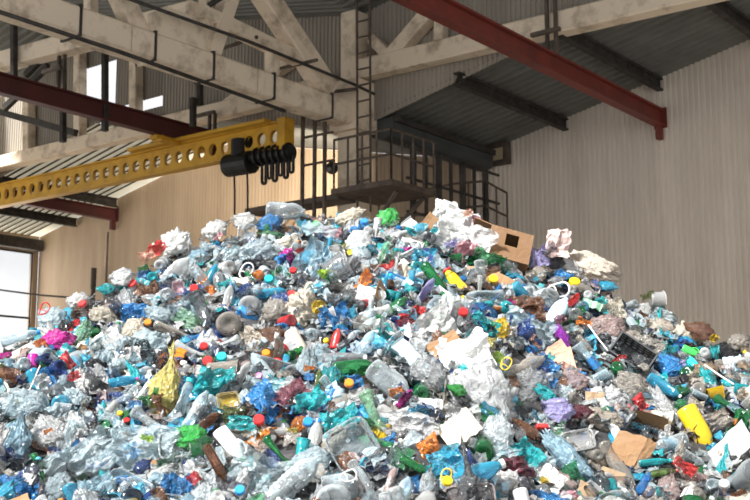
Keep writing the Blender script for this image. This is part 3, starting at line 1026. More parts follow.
def sheet_kit(seed, lx, ly, folds, th, name):
    """stiff sheet (cardboard or paper) with a few straight folds and a real thickness"""
    rnd = random.Random(seed)
    cuts = sorted([0.0, 1.0] + [rnd.uniform(0.15, 0.85) for _ in range(folds)])
    ang = [rnd.uniform(-0.9, 0.9) for _ in range(folds)]
    spine = [Vector((0, 0, 0))]
    a = 0.0
    for k in range(len(cuts) - 1):
        l = (cuts[k + 1] - cuts[k]) * lx
        for s in range(4):
            spine.append(spine[-1] + Vector((math.cos(a), 0, math.sin(a))) * (l / 4))
            a += rnd.uniform(-0.06, 0.06)
        if k < folds:
            a += ang[k]
    c = sum(spine, Vector()) / len(spine)
    m, n = len(spine), 9
    edge0 = [1 + rnd.uniform(-0.13, 0.06) for _ in range(m)]
    edge1 = [1 + rnd.uniform(-0.13, 0.06) for _ in range(m)]
    sk = rnd.uniform(-0.3, 0.3)
    vs = []
    for s in (0, 1):
        for i, p in enumerate(spine):
            for j in range(n):
                t = j / (n - 1) - 0.5
                y = t * ly * (edge0[i] if t < 0 else edge1[i])
                q = p - c + Vector((sk * y, y, 0.035 * ly * noise.noise(Vector((i * .5, j * .6, seed))) + 0.22 * ly * t * t * math.sin(seed)))
                vs.append(q - Vector((0, 0, th * s)))
    fs = []
    o = m * n
    for i in range(m - 1):
        for j in range(n - 1):
            a0 = i * n + j
            fs.append((a0, a0 + n, a0 + n + 1, a0 + 1))
            fs.append((o + a0 + 1, o + a0 + n + 1, o + a0 + n, o + a0))
    per = [j for j in range(n)] + [i * n + n - 1 for i in range(1, m)] + [(m - 1) * n + j for j in range(n - 2, -1, -1)] + [i * n for i in range(m - 2, 0, -1)]
    for k in range(len(per)):
        p, q = per[k], per[(k + 1) % len(per)]
        fs.append((p, q, o + q, o + p))
    return {'body': MB().add(vs, fs).mesh('sheet_body', False), 'L': lx * 0.92, 'name': name}


def carton_kit(seed, crush):
    """small drink carton: squashed box with a folded gable top"""
    lx, ly, lz = 0.20, 0.075, 0.06
    rnd = random.Random(seed)
    mb = MB()
    rings = []
    for t, f in ((0.0, 1), (0.03, 1.03), (0.25, 1 - crush * .4), (0.5, 1 - crush), (0.7, 1), (0.74, 1), (0.92, 0.25), (1.0, 0.06)):
        y, z = ly / 2 * (1.0 if t < 0.8 else 1.08), lz / 2 * f
        o = Vector((0, rnd.uniform(-.006, .006), rnd.uniform(-.006, .006)))
        rings.append([Vector((t * lx - lx / 2, sy * y, sz * z)) + o for sy, sz in ((-1, -1), (0, -1.06), (1, -1), (1.05, 0), (1, 1), (0, 1.06), (-1, 1), (-1.05, 0))])
    n = 8
    vs = [p for r in rings for p in r]
    fs = [(k * n + i, k * n + (i + 1) % n, (k + 1) * n + (i + 1) % n, (k + 1) * n + i) for k in range(len(rings) - 1) for i in range(n)] + [tuple(reversed(range(n))), tuple(range((len(rings) - 1) * n, len(rings) * n))]
    return {'body': mb.add(vs, fs).mesh('carton_body', False), 'L': lx, 'name': 'drink_carton'}


def can_kit(seed, crush):
    L = 0.12
    prof = [(0, 0.006), (0.022, 0.004), (0.025, 0.0), (0.032, 0.01), (0.033, 0.02), (0.033, 0.1), (0.030, 0.112), (0.027, 0.118), (0.026, 0.12), (0.024, 0.116), (0, 0.115)]
    def warp(v):
        w = math.sin(PI * min(1, max(0, v.z / L)))
        return along_x(Vector((v.x * (1 - crush * w * max(0, fbm(v, 16, seed, 2, ridged=True))), v.y, v.z)), L)
    return {'body': MB().lathe(prof, 22, warp, False, False).mesh('can_body', True), 'L': L, 'name': 'drinks_can'}


def stick_kit(seed):
    pts = [Vector((-0.12 + 0.24 * k / 8, 0.001 * math.sin(k + seed), 0.0015 * math.sin(k * .7 + seed))) for k in range(9)]
    return {'body': MB().tube(pts, 0.006, 8).mesh('stick_body', True), 'L': 0.24, 'name': 'plastic_stick'}


KIT = {}
KIT['B'] = ([bottle_kit('water', 1, .15, .0), bottle_kit('water', 2, .45, .12, .4, .4), bottle_kit('water', 3, .62, -.15, .45, .9), bottle_kit('soda', 4, .1), bottle_kit('soda', 5, .5, .18, .4, .3), bottle_kit('soda', 6, .66, -.2, .5, .7),
             bottle_kit('slim', 7, .1), bottle_kit('slim', 8, .5, .22, .4), bottle_kit('ribbed', 9, .12), bottle_kit('ribbed', 10, .5, .15, .35), bottle_kit('flask', 11, .2), bottle_kit('flask', 12, .5, -.12, .4, .5),
             bottle_kit('soda', 13, .35, -.1, .5, .2), bottle_kit('water', 14, .5, .3, .5), bottle_kit('slim', 15, .6, -.3, .5, .6)])
KIT['H'] = [bottle_kit('jerry', 21, .1), bottle_kit('jerry', 22, .45, .1, .35), bottle_kit('jerry', 23, .3, -.15, .3, .4)]
KIT['E'] = [bottle_kit('jar', 31, .05, 0, .1), bottle_kit('jar', 32, .2, 0, .25), bottle_kit('soda', 33, .08, 0, .1)]
for k in KIT['H']:
    k['name'] = 'water_jug'
KIT['J'] = [detergent_kit(1, False), detergent_kit(2, True), detergent_kit(3, False, .75), detergent_kit(4, True, .7)]
KIT['G'] = [bag_kit(s, *d, tied=t, puff=pf, crease=cr) for s, d, t, pf, cr in
            ((1, (.13, .10, .07), 0, .4, .4), (2, (.15, .10, .06), 1, .3, .35), (3, (.13, .11, .07), 0, .3, .35), (4, (.16, .10, .07), 0, .5, .35), (5, (.14, .12, .06), 0, .6, .4), (6, (.15, .09, .07), 1, .4, .5),
             (7, (.14, .11, .08), 0, .5, .35), (8, (.18, .10, .06), 0, .5, .3), (9, (.16, .11, .07), 1, .5, .4), (10, (.17, .10, .06), 0, .4, .25), (11, (.15, .12, .06), 1, .4, .3))]
KIT['L'] = [bag_kit(s, *d, tied=t, puff=.4, crease=.5, twist=tw) for s, d, t, tw in
            ((21, (.2, .06, .045), 0, .5), (22, (.22, .055, .05), 1, .9), (23, (.2, .07, .04), 0, -.8), (24, (.24, .06, .045), 1, -.5), (25, (.21, .05, .05), 0, 1.4))]
KIT['F'] = [film_kit(s, *d) for s, d in ((1, (.32, .24, .035)), (2, (.34, .20, .045)), (3, (.30, .26, .05)), (4, (.36, .18, .04)), (5, (.30, .22, .06)), (6, (.34, .26, .045)), (7, (.32, .17, .05)), (8, (.3, .28, .055)))]
KIT['W'] = [film_kit(s, *d, n=20, name='wrapper') for s, d in ((41, (.16, .10, .025)), (42, (.15, .11, .035)), (43, (.18, .09, .03)), (44, (.14, .12, .04)), (45, (.17, .08, .03)))]
KIT['C'] = [cup_kit(1, .026, .037, .10, .1), cup_kit(2, .026, .037, .10, .5), cup_kit(3, .036, .047, .065, .15), cup_kit(4, .03, .04, .085, .35)]
KIT['X'] = [cap_kit()]
KIT['R'] = [ring_kit(1), ring_kit(2)]
KIT['T'] = [tray_kit(1, .2, .14, .04), tray_kit(2, .17, .17, .05), tray_kit(3, .24, .15, .03, False)]
KIT['K'] = [sheet_kit(s, .3, .2, f, .005, 'cardboard_piece') for s, f in ((1, 1), (2, 2), (3, 2), (4, 1))]
KIT['P'] = [film_kit(s, .26, .2, .03, .8, 26, 'paper_sheet', 2.0, .1) for s in (61, 62, 63, 64)]
KIT['O'] = [carton_kit(1, .2), carton_kit(2, .6), carton_kit(3, .4)]
KIT['N'] = [can_kit(1, .3), can_kit(2, .7)]
KIT['S'] = [stick_kit(1)]
FAM = {'B': 'pet', 'H': 'pet', 'E': 'pet', 'J': 'solid', 'G': 'film', 'L': 'film', 'F': 'film', 'W': 'film', 'C': 'pet', 'X': 'solid', 'R': 'solid', 'T': 'pet', 'K': 'card', 'P': 'paper', 'O': 'paper', 'N': 'solid', 'S': 'solid'}
CAT = {'B': 'bottle', 'H': 'jug', 'E': 'bottle', 'J': 'bottle', 'G': 'bag', 'L': 'bag', 'F': 'plastic film', 'W': 'wrapper', 'C': 'cup', 'X': 'bottle cap', 'R': 'handle', 'T': 'tray', 'K': 'cardboard', 'P': 'paper', 'O': 'carton', 'N': 'can', 'S': 'stick'}
GRP = {'B': 'waste bottles on the heap', 'H': 'waste water jugs on the heap', 'E': 'waste jars and bottles end-on in the heap', 'J': 'household bottles on the heap', 'G': 'waste plastic bags on the heap', 'L': 'twisted plastic bags on the heap', 'F': 'plastic film sheets on the heap',
       'W': 'wrappers on the heap', 'C': 'waste cups on the heap', 'X': 'bottle caps on the heap', 'R': 'carry handles on the heap', 'T': 'food trays on the heap', 'K': 'cardboard pieces on the heap', 'P': 'paper sheets on the heap', 'O': 'drink cartons on the heap', 'N': 'cans on the heap', 'S': 'sticks on the heap'}
for kk_, lst in KIT.items():
    for k in lst:
        if kk_ not in 'E':
            xs_ = [v.co.x for v in k['body'].vertices]
            k['L'] = max(xs_) - min(xs_)
        for p in ('body', 'cap', 'label', 'handle', 'rim'):
            if p in k:
                k[p].materials.append(None)


def put(kit, fam, colour, mat4, cap=None, label=None, scale=1.0):
    """one piece of waste: the thing is its body mesh, cap / label / handle / rim are its children"""
    o = bpy.data.objects.new(kit['name'], kit['body'])
    COL.objects.link(o)
    o.matrix_world = mat4 @ Matrix.Scale(scale, 4)
    o.material_slots[0].link = 'OBJECT'
    o.material_slots[0].material = plastic(fam, colour)
    for part, c, fm in (('cap', cap, 'solid'), ('label', label, 'film'), ('handle', colour if 'handle' in kit else None, fam), ('rim', colour if 'rim' in kit else None, 'solid' if fam == 'solid' else 'film')):
        if c and part in kit:
            ch = bpy.data.objects.new({'cap': 'cap', 'label': 'label', 'handle': 'handle', 'rim': 'rim'}[part], kit[part])
            COL.objects.link(ch)
            ch.parent = o
            ch.material_slots[0].link = 'OBJECT'
            ch.material_slots[0].material = plastic(fm, c)
            if part in ('cap', 'label') and c != colour:
                ch['label'] = ('%s %s' % (c, 'screw cap' if part == 'cap' else 'printed label band'))
    return o
# ================================================================== pieces the photograph shows one by one
# kind | x | y | length | slant | colour | cap | label band | description | landmark phrase
HEROES = '''
B|21|337|36|20|bluish|||clear bluish bottle lying on the heap's edge|
B|44|329|27|12|cyan|teal||cyan crushed bottle|
E|68|321|19|0|cyan|||round blue bottle seen base-on|round blue bottle base
G|57|343|34|22|magenta|||shiny magenta-purple foil bag|magenta foil bag
E|94|336|19|0|green|||dark green jar seen base-on|
L|83|338|38|78|pale green|||narrow green plastic bag|narrow green bag
G|104|316|30|-8|cream|||cream plastic bag|
W|81|313|22|5|brown|||dark brown wrapper|
R|44|309|14|70|red|||red carry handle ring sticking up|red handle ring
G|52|318|26|10|clear|||clear bag under the red ring|
J|29|351|34|35|dusty|||dented dusty beige container|dusty beige container
X|83|305|8|0|red|||red bottle cap|
T|107|304|13|0|pinkish|||pale red round lid|
W|117|308|18|-40|black|||dark wrapper|
W|127|310|14|20|blue|||blue wrapper|
G|106|289|18|0|teal|||teal plastic bag|
G|122|290|14|0|teal|||small teal bag|
G|79|300|26|15|white|||white plastic bag|
G|122|277|24|20|frost|||frosted clear bag|
G|5|356|14|20|magenta|||small magenta bag at the photo's edge|
W|40|345|13|30|orange|||orange-brown scrap|
W|68|360|18|-50|red|||red film strip|
W|74|376|14|30|red|||red wrapper|
G|95|363|17|0|black|||crumpled black bag|
G|96|384|17|60|black|||small black bag|
L|84|386|40|-68|white|||long white plastic bag|long white bag
B|124|381|28|12|cyan|magenta||cyan bottle with magenta cap|magenta-capped cyan bottle
L|82|407|50|-42|clear|||long crumpled clear bag|
G|27|408|50|-10|bluish|||big clear bluish bag|
W|7|374|20|-10|brown|||brown wrapper at the photo's edge|
S|34|380|30|74|pinkish|||pinkish plastic tube standing upright|
W|48|377|20|-50|blue|||blue wrapper|
W|42|381|16|30|white|||white wrapper|
B|102|412|22|88|teal|||teal bottle standing on end|
F|72|427|28|-50|white|||white film printed with green|
G|52|436|46|-38|frost|||grey clear bag|
W|48|431|10|30|orange|||small orange label scrap|
B|124|399|24|35|clear|cream||clear bottle with cream cap|
G|13|441|54|82|paleblue|||big pale blue bag|big pale blue bag
G|9|493|40|0|blue|||deep blue bag in the photo's bottom corner|deep blue bag
B|28|478|46|84|black||white|dark soda bottle with white label band|dark soda bottle
B|41|494|24|80|black|||short dark bottle|
B|41|469|32|-56|green||white|slim green bottle with white label|
F|84|462|66|40|clear|||big clear plastic sheet|big clear sheet
B|113|450|30|-8|white|white||white bottle pointing sideways|
G|57|490|38|70|clear|||clear crumpled bag|
F|97|490|30|20|paleblue|||pale blue film|
G|176|242|28|8|white|||puffy white bag on the skyline|puffy white bag
W|156|249|22|42|red|||red and orange wrapper on the skyline|
W|147|256|16|30|peach|||peach wrapper|
W|143|268|11|20|green|||small green wrapper|
W|143|277|14|10|blue|||blue wrapper|
B|172|276|50|54|frost|||large frosted clear bottle|large frosted bottle
G|216|229|30|30|white|||white bag|
W|218|238|14|60|pink|||pink film scrap|
G|245|221|24|0|white|||white bag with a dark hole at the skyline|
G|231|244|22|30|cream|||cream cloth-like bag|
B|212|275|24|72|cyan|||cyan bottle|
G|199|256|24|20|paleblue|||pale blue bag|
R|246|271|18|60|white|||white carry handle|
X|133|285|9|0|red|||red bottle cap|
B|203|280|30|-48|clear|orange|orange|clear bottle with orange cap and label|orange-capped bottle
F|182|255|32|10|white|||white film|
F|238|254|28|15|grey|||grey film|
T|178|288|12|0|pink|||pink lid|
X|194|289|8|0|red|||red bottle cap|
W|211|290|12|-50|orange|||orange label scrap|orange scrap
B|228|298|27|82|frost|blue||frosted bottle with blue cap|
B|203|315|44|-66|dark grey|||grey-teal slim bottle|grey-teal slim bottle
F|184|308|26|30|paleblue|||pale blue film|
F|188|320|26|-30|pale green|||pale green film|
B|179|332|46|-14|dusty|||dusty beige flattened bottle|flattened dusty bottle
E|228|327|25|0|dusty|||dusty clear jar seen base-on|dusty jar
O|178|359|22|72|orange|||orange drink carton|orange carton
F|147|293|22|20|brown|||brown film|
F|134|313|24|5|blue|||blue plastic film|
G|160|315|32|-20|grey|||grey bag|
X|204|347|8|0|red|||red bottle cap|
X|148|323|7|0|orange|||orange bottle cap|
G|134|330|28|60|cream|||cream clear bag|
G|147|347|44|25|clear|||clear bag with soft folds|
G|199|330|12|0|white|||small white ball of film|
L|165|391|86|84|pale yellow|||long crumpled yellow bag hanging down the slope|long yellow bag
W|156|391|8|85|green|||small green print scrap on the yellow bag|
B|145|390|27|60|white|blue||white bottle with blue cap|
B|132|393|24|60|clear|cream||slim clear bottle with cream cap|
T|135|405|14|0|blue|||blue round lid|
F|148|400|16|20|green|||dark green film|
B|184|402|50|75|bluish|teal||clear bottle with teal neck|teal-necked bottle
B|197|409|42|65|bluish||white|clear water bottle with printed label|
C|222|371|30|0|dusty|||dusty clear cup lying down|
F|216|382|32|-8|teal|||teal film strip|
X|208|362|10|0|red|||red bottle cap|
X|222|358|10|0|teal|||teal bottle cap|
B|240|377|34|70|frost|||frosted canister|
T|228|401|22|10|yellow|||yellow lid|yellow lid
B|209|421|30|42|brown|cream||dark brown bottle with cream cap|
F|242|423|26|-5|teal|||teal film|
F|234|414|20|10|olive|||olive green film|
B|154|426|48|-36|clear|||clear ribbed bottle|
C|136|424|16|80|cyan|||cyan cup|
W|147|438|13|-10|lime|||lime yellow label scrap|lime label scrap
F|142|448|60|-10|clear|||big clear bag sheet|
G|191|437|28|10|bright green|||bright green crumpled bag|bright green bag
G|204|441|16|0|green|||small green bag|
G|199|450|16|0|green|||dark green bag|
B|217|465|42|-57|brown|||brown bottle|brown bottle
J|232|446|38|-50|white|green||white bottle with green cap|white bottle with green cap
L|160|474|44|30|white|||long white clear bag|
F|191|482|42|-52|white|||white film with red print|white film with red print
W|194|478|13|-40|red|||red print scrap|
F|177|488|28|0|blue|||blue film|
G|143|466|20|40|navy|||navy bag|
X|240|491|10|0|blue|||blue bottle cap|
W|234|485|24|-20|black|||black wrapper|
W|160|495|20|-50|brown|||dark brown wrapper|
H|287|211|38|-5|clear|||big clear ribbed jug on the skyline|clear jug on the skyline
G|269|224|26|25|blue|||blue glove-like bag|blue glove-like bag
G|272|237|23|0|green|||green crumpled bag|
G|302|223|32|0|clear|||clear puffy bag|
X|316|225|7|0|bright green|||green bottle cap|
F|318|236|32|-10|grey|||grey clear sheet|
G|350|217|32|25|cream|||cream white bag|
X|364|223|8|0|blue|||blue bottle cap|
F|332|233|18|0|pink|||pink film|
F|312|272|50|45|paleblue|||large pale blue film|large pale blue film
B|327|252|32|60|cyan|||teal-blue bottle neck|
G|359|244|34|50|frost|||round frosted bag|round frosted bag
G|263|253|38|15|bluish|||clear bluish bag|
C|337|272|22|30|grey|||grey cup|
F|353|267|28|60|grey|||curved grey film|
W|325|272|13|40|lime|||lime wrapper|
X|293|271|7|0|red|||red bottle cap|
W|364|281|22|60|orange|||orange and yellow wrapper|orange wrapper
B|271|293|32|10|cyan|||cyan bottle lying flat|flat cyan bottle
E|251|306|22|0|frost|||frosted jar seen base-on|
F|307|311|42|-55|cream|||cream bag sheet|cream sheet
W|319|307|15|10|yellow|||yellow film scrap|yellow scrap
G|350|316|22|70|cyan|||cyan bag|
F|342|302|28|5|dark grey|||dark grey film|
N|296|342|25|-60|cream|||cream can with a dark end|cream can
G|273|338|27|10|brown|||brown wrapper|
J|336|338|20|78|red|||small red bottle|small red bottle
B|348|340|24|40|clear|||clear bottle|
E|314|336|16|0|bluish|||clear jar seen base-on|
B|345|359|42|2|grey|||clear grey bottle lying flat|
B|364|345|34|50|bluish|||ribbed bluish bottle|
F|254|345|40|-40|beige|||tan cloth-like film|tan film
F|334|318|28|15|blue|||blue film|
C|327|317|16|20|white|||white scoop cup|
G|272|311|30|50|dusty|||dusty clear bag|
X|292|295|8|0|red|||red bottle cap|
X|269|280|9|0|teal|||teal bottle cap|
X|266|354|8|0|orange|||orange bottle cap|
B|356|368|44|8|green|||dark green bottle lying flat|flat dark green bottle
B|318|384|30|80|olive|||olive green bottle|
L|306|371|48|80|clear|||clear bag strip|
W|309|368|11|0|orange|||orange label scrap|
W|309|377|11|0|blue|||blue label scrap|
G|330|377|22|40|teal|||teal bag|
F|292|397|32|40|maroon|||dark patterned film|dark patterned film
F|268|405|44|-48|blue|||blue plastic sheet|blue sheet
W|313|400|30|38|teal|||teal foil wrapper|
G|299|409|16|0|teal|||teal bag|
G|299|424|18|60|orange|||orange wrapper|
W|292|430|11|0|pale yellow|||pale yellow scrap|
X|308|423|10|0|blue|||blue bottle cap|
X|259|421|11|0|red|||red bottle cap|
F|341|424|34|14|teal|||teal film folded like a shoe sole|teal folded film
G|361|424|26|-5|green|||dark green bag|
W|355|382|16|20|blue|||blue wrapper|
X|349|384|9|0|orange|||orange bottle cap|
G|360|397|32|20|white|||white bag|
F|274|391|44|-10|clear|||clear film|
B|332|415|36|30|bluish|||clear slim bottle|
B|279|456|42|-54|green|||crushed dark green bottle|crushed dark green bottle
F|262|475|58|-8|grey|||big grey crumpled sheet|big grey sheet
B|290|484|78|45|clear|||big clear ribbed bottle at the photo's bottom edge|big ribbed bottle
B|314|441|42|80|white|||pale white bottle|
T|352|448|46|30|bluish|||bluish clear food tray|bluish tray
G|335|441|36|50|beige|||beige bag|
G|313|464|42|20|clear|||clear crumpled bag|
H|340|481|34|10|clear|||clear jug|
R|348|476|18|20|white|||white jug handle|
B|363|477|36|-54|clear|white||clear bottle|
C|302|449|18|80|teal|||teal cup|
E|340|496|34|0|clear|||clear jar seen base-on|
G|388|219|26|60|bright green|||bright green bag on the skyline|green bag on the skyline
W|388|231|11|20|blue|||blue label scrap|
O|417|234|32|-50|white|||white carton strip|white carton strip
P|444|212|24|75|white|||white paper sheet standing on the skyline|
P|461|220|36|-20|white|||crumpled white paper|
W|468|213|10|30|peach|||peach wrapper|
F|462|244|56|-24|white|||big white plastic sheet|big white sheet
F|478|231|32|-52|maroon|||maroon film|maroon film
K|427|224|16|40|kraft|||brown cardboard scrap|
B|381|257|36|72|pale green|||pale green bottle|
W|390|268|18|38|red|||red wrapper|red wrapper
O|400|267|18|45|white|||white carton|
W|451|244|14|20|lavender|||lavender wrapper|
W|466|251|22|35|pink|||pink wrapper|pink wrapper
C|454|259|14|0|green|||dark green cup|
B|435|279|36|-55|green|||dark green bottle|
F|424|259|22|0|cyan|||blue film|
X|493|280|9|0|yellow|||yellow bottle cap|
B|394|307|34|45|green|||dark green crushed bottle|
B|424|294|36|65|lavender|||lilac grey clear bottle|
E|437|311|24|0|bluish|||clear jar with star base|star-based jar
O|444|294|18|-40|white|||white label carton|
B|450|300|22|-40|green|||dark green bottle|
F|452|318|42|70|frost|||frosted film|
X|463|313|9|0|red|||red bottle cap|
F|484|325|28|-28|teal|||teal film|teal film
E|394|323|15|0|navy|||dark blue jar seen base-on|
F|432|333|46|32|white|||white film strip|
B|392|341|30|58|clear|cyan|cyan|clear bottle with blue neck|
O|410|357|38|-50|bluish|||white and blue carton|
P|466|356|52|20|white|||big white paper sheet|big white paper
K|456|345|36|28|kraft|||brown cardboard sheet behind the white paper|
G|487|345|24|40|pale yellow|||pale yellow bag|
J|473|330|16|40|black|||small black bottle|
O|442|347|18|80|white|||white tube carton|
H|391|383|48|-40|clear|||big clear jug|big clear jug
W|396|391|15|20|orange|||orange label scrap|
E|420|389|17|0|green|||dark green jar seen base-on|
G|430|374|36|-40|grey|||grey crumpled bag|
G|457|390|19|-20|bright green|||green wrapper ball|
B|405|398|22|50|magenta|||magenta bottle|magenta bottle
O|430|404|24|-2|white|||white carton|white carton
G|484|396|64|-70|frost|||big frosted plastic bag|big frosted bag
B|374|417|50|-72|pale green|||pale green bottle|pale green bottle
F|412|426|50|-10|silver|||silver foil sheet|silver foil
K|458|430|40|40|cream|||cream crumpled cardboard with dark holes|cream cardboard
F|464|419|34|10|white|||white film arc|
W|435|417|18|-75|black|||black scrap|
E|483|448|24|0|green|||dark green jar seen base-on|green jar base
B|478|474|54|24|cyan|||bright blue bottle|bright blue bottle
B|415|465|30|-26|green|||small dark green bottle|
R|446|476|15|70|yellow|||yellow jug handle|
X|447|482|10|0|yellow|||yellow bottle cap|yellow cap
F|446|461|32|20|cyan|||blue crinkled film|
L|428|486|44|80|clear|||clear bag|
B|389|483|34|75|pinkish||white|pink bottle with white label|
H|404|491|30|70|bluish|||clear jug|
G|513|488|50|-20|white|||white bag with black print|white bag with black print
W|525|485|20|80|black|||black print scrap|
F|508|472|44|15|maroon|||dark brown film|
P|558|243|28|80|pinkish|||pinkish paper standing on the skyline|pinkish paper
W|549|250|16|40|black|||dark scrap|
G|552|260|24|-10|black|||black bag|
F|540|257|24|15|lavender|||purple and teal wrapper|
G|528|258|18|80|teal|||teal bag|
G|536|276|30|30|beige|||beige bag|
E|544|299|25|0|clear|||clear round jar|clear round jar
X|574|284|11|0|yellow|||yellow bottle cap|
B|574|300|22|52|red|black||red bottle with black cap|red bottle
G|607|286|21|-15|cyan|||blue bag on the right slope|blue bag
R|558|290|24|10|white|||white ring handle|
L|570|267|32|-40|white|||white bag strip|
F|527|309|32|0|brown|||brown film nest|brown film nest
G|527|308|14|0|white|||white ball of film in brown film|
K|505|286|24|60|kraft|||crumpled brown cardboard|
B|497|294|20|60|blue|||blue bottle|
J|558|311|34|55|paleblue|||pale blue bottle|pale blue bottle
F|528|331|50|-22|bluish|||big clear bluish sheet|
G|499|330|26|60|yellow|||yellow bag|yellow bag
L|563|338|34|-62|purple|||purple bag|purple bag
K|555|350|16|30|peach|||peach foam scrap|
K|568|360|32|5|peach|||peach foam piece|peach foam piece
G|533|350|15|0|blue|||blue ball of film|
F|545|366|22|-50|blue|||dark blue wrapper|
B|525|367|44|28|dusty|||dusty clear bottle|
R|506|364|14|60|yellow|||yellow ring|
W|498|357|12|-30|lime|||lime wrapper|
G|605|332|40|20|pinkish|||pinkish white bag|
B|595|364|50|-50|bluish||blue|clear bottle with blue label|
S|598|338|32|-58|white|||white stick|
W|584|322|16|-20|orange|||orange scrap|
W|560|319|13|20|maroon|||maroon scrap|
G|571|381|34|0|pinkish|||dusty pink bag|
G|532|381|28|10|grey|||grey clear bag|
G|529|396|22|0|grey|||small grey bag|
F|546|395|24|-40|teal|||teal film|
G|558|410|32|0|lavender|||lilac clear bag|
G|603|420|40|-10|beige|||big beige bag|
G|582|412|24|0|maroon|||maroon bag|
N|542|427|12|0|red|||red crushed can|red can
L|528|430|36|-40|brown|||dark brown bag|
K|594|398|20|0|tan|||tan cardboard scrap|
L|570|462|74|-52|paleblue|||long pale blue bag|long pale blue bag
T|578|441|32|10|white|||white foam tray|white foam tray
P|551|479|28|-40|white|||white paper with yellow spot|
W|545|480|9|0|yellow|||yellow scrap|
L|566|482|38|-45|pinkish|||pinkish clear bag|
F|573|474|20|-60|green|||green film|
G|509|461|16|0|cyan|||cyan bag|
F|528|454|28|-50|teal|||teal green film|
B|618|468|52|-64|dusty|||dusty beige bottle|dusty beige bottle
L|500|437|56|86|clear|||long clear bag|
W|647|296|14|20|olive|||olive wrapper|
C|657|300|13|0|white|||white pot|white pot
G|647|309|17|0|white|||white and blue bag|
G|634|315|13|0|black|||black bag|
B|637|326|14|80|green|||green bottle|
F|665|318|24|-30|bluish|||bluish film|
G|663|333|42|-25|beige|||beige bag|
G|688|337|28|-40|cream|||cream white bag|
G|700|331|30|-25|brown|||brown bag|
J|692|352|18|-30|bright green|||bright green bottle|bright green bottle
G|728|352|24|0|black|||black bag|
G|740|341|26|20|dusty|||dusty bag|
W|714|338|8|40|yellow|||yellow scrap|
W|715|352|16|80|teal|||teal wrapper|
G|670|366|28|-30|blue|||blue bag|dark blue bag
W|679|364|14|0|lavender|||lavender scrap|
B|665|387|36|-38|cyan|||bright blue bottle|
G|681|391|17|0|green|||dark green bag|
S|721|376|38|-42|white|||white plastic stick|white plastic stick
C|715|394|16|0|yellow|||yellow cup|yellow cup
B|735|408|40|-36|green||paleblue|dark green bottle with pale label|dark green bottle with pale label
L|668|412|66|-64|frost|||tall frosted plastic bag|tall frosted bag
W|640|402|16|-60|red|||red strip|
B|655|462|30|4|teal|||teal bottle|teal bottle
B|664|472|26|8|olive|red||olive bottle with red cap|
G|668|490|38|70|pinkish|||pinkish dusty bag|
L|695|478|50|-38|pinkish|||red and white bag|red and white bag
W|685|466|24|-38|red|||red film|
B|691|457|32|-40|clear|||clear bottle|
X|724|485|10|0|white|||white bottle cap|
E|741|484|28|0|clear|||clear jar seen base-on|
W|748|472|14|70|bright green|||bright green scrap at the photo's edge|
B|644|483|24|55|blue|||blue bottle|
W|622|357|10|0|red|||red scrap|
F|612|310|24|10|cream|||cream film|
G|628|338|26|20|dusty|||dusty bag|
F|646|348|30|-20|dusty|||dusty film|
W|600|302|14|30|teal|||teal wrapper|
O|592|305|20|-20|pale green|||pale green carton|
B|585|344|20|-50|dusty|||dusty bottle|
C|600|377|16|20|bluish|||clear cup|
G|630|385|34|-20|dusty|||dusty clear bag|
G|612|398|30|10|frost|||frosted bag|
F|716|420|26|20|dusty|||dusty film|
G|735|440|22|20|frost|||frosted bag|
B|745|380|24|-20|dusty|||dusty bottle|
G|706|372|22|0|tan|||tan bag|
W|696|404|16|-20|cream|||cream wrapper|
'''
# ================================================================== THE HEAP
SIL = [(-260, 480), (-120, 420), (0, 350), (30, 335), (60, 318), (100, 299), (130, 282), (155, 264), (180, 250), (205, 242), (240, 232), (265, 224), (300, 218), (350, 222), (400, 225), (450, 228), (490, 244), (530, 266),
       (560, 276), (600, 291), (650, 310), (680, 329), (705, 342), (750, 357), (870, 408), (1010, 470)]
ST = []
for px_, py_ in SIL:
    d_ = ray(px_, py_)
    ST.append((d_.dot(RGT) / d_.dot(FWD), d_.z / d_.dot(FWD)))
R_S = np.array([a for a, b in ST])
E_S = np.array([b for a, b in ST])


def crest(r):
    e = float(np.interp(r, R_S, E_S)) + 0.001
    d = 1.6 * sstep(0.02, 0.30, r)
    return e, d, (3.4 + 0.5 * d) / (0.5 - e)


def heap_z(F, r):
    e, d, Fc = crest(r)
    a = 1.2 + 0.5 * (F - 6 - d)
    b = CAMZ + e * Fc - 0.6 * (F - Fc)
    k = 0.16
    m = -k * math.log(math.exp(-a / k) + math.exp(-b / k)) if max(a, b) < 60 else min(a, b)
    return m + 0.10 * noise.noise(Vector((F * 0.9, r * F * 0.9, 3))) + 0.05 * noise.noise(Vector((F * 2.3, r * F * 2.3, 8)))


def W3(F, r, z):
    p = FWD * F + RGT * (r * F)
    return Vector((p.x, p.y, z))


nr, nf = 130, 110
hv, hf = [], []
for j in range(nf):
    for i in range(nr):
        r = -0.60 + 1.2 * i / (nr - 1)
        F = 3.2 + (21.0 - 3.2) * (j / (nf - 1)) ** 1.15
        hv.append(W3(F, r, max(0.004, heap_z(F, r))))
for j in range(nf - 1):
    for i in range(nr - 1):
        a = j * nr + i
        hf.append((a, a + 1, a + nr + 1, a + nr))
HBVH = BVHTree.FromPolygons([tuple(v) for v in hv], hf)
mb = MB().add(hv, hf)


def surf_normal(F, r):
    p, q, s = W3(F, r, heap_z(F, r)), W3(F + .15, r, heap_z(F + .15, r)), W3(F, r + .15 / F, heap_z(F, r + .15 / F))
    return (s - p).cross(q - p).normalized()


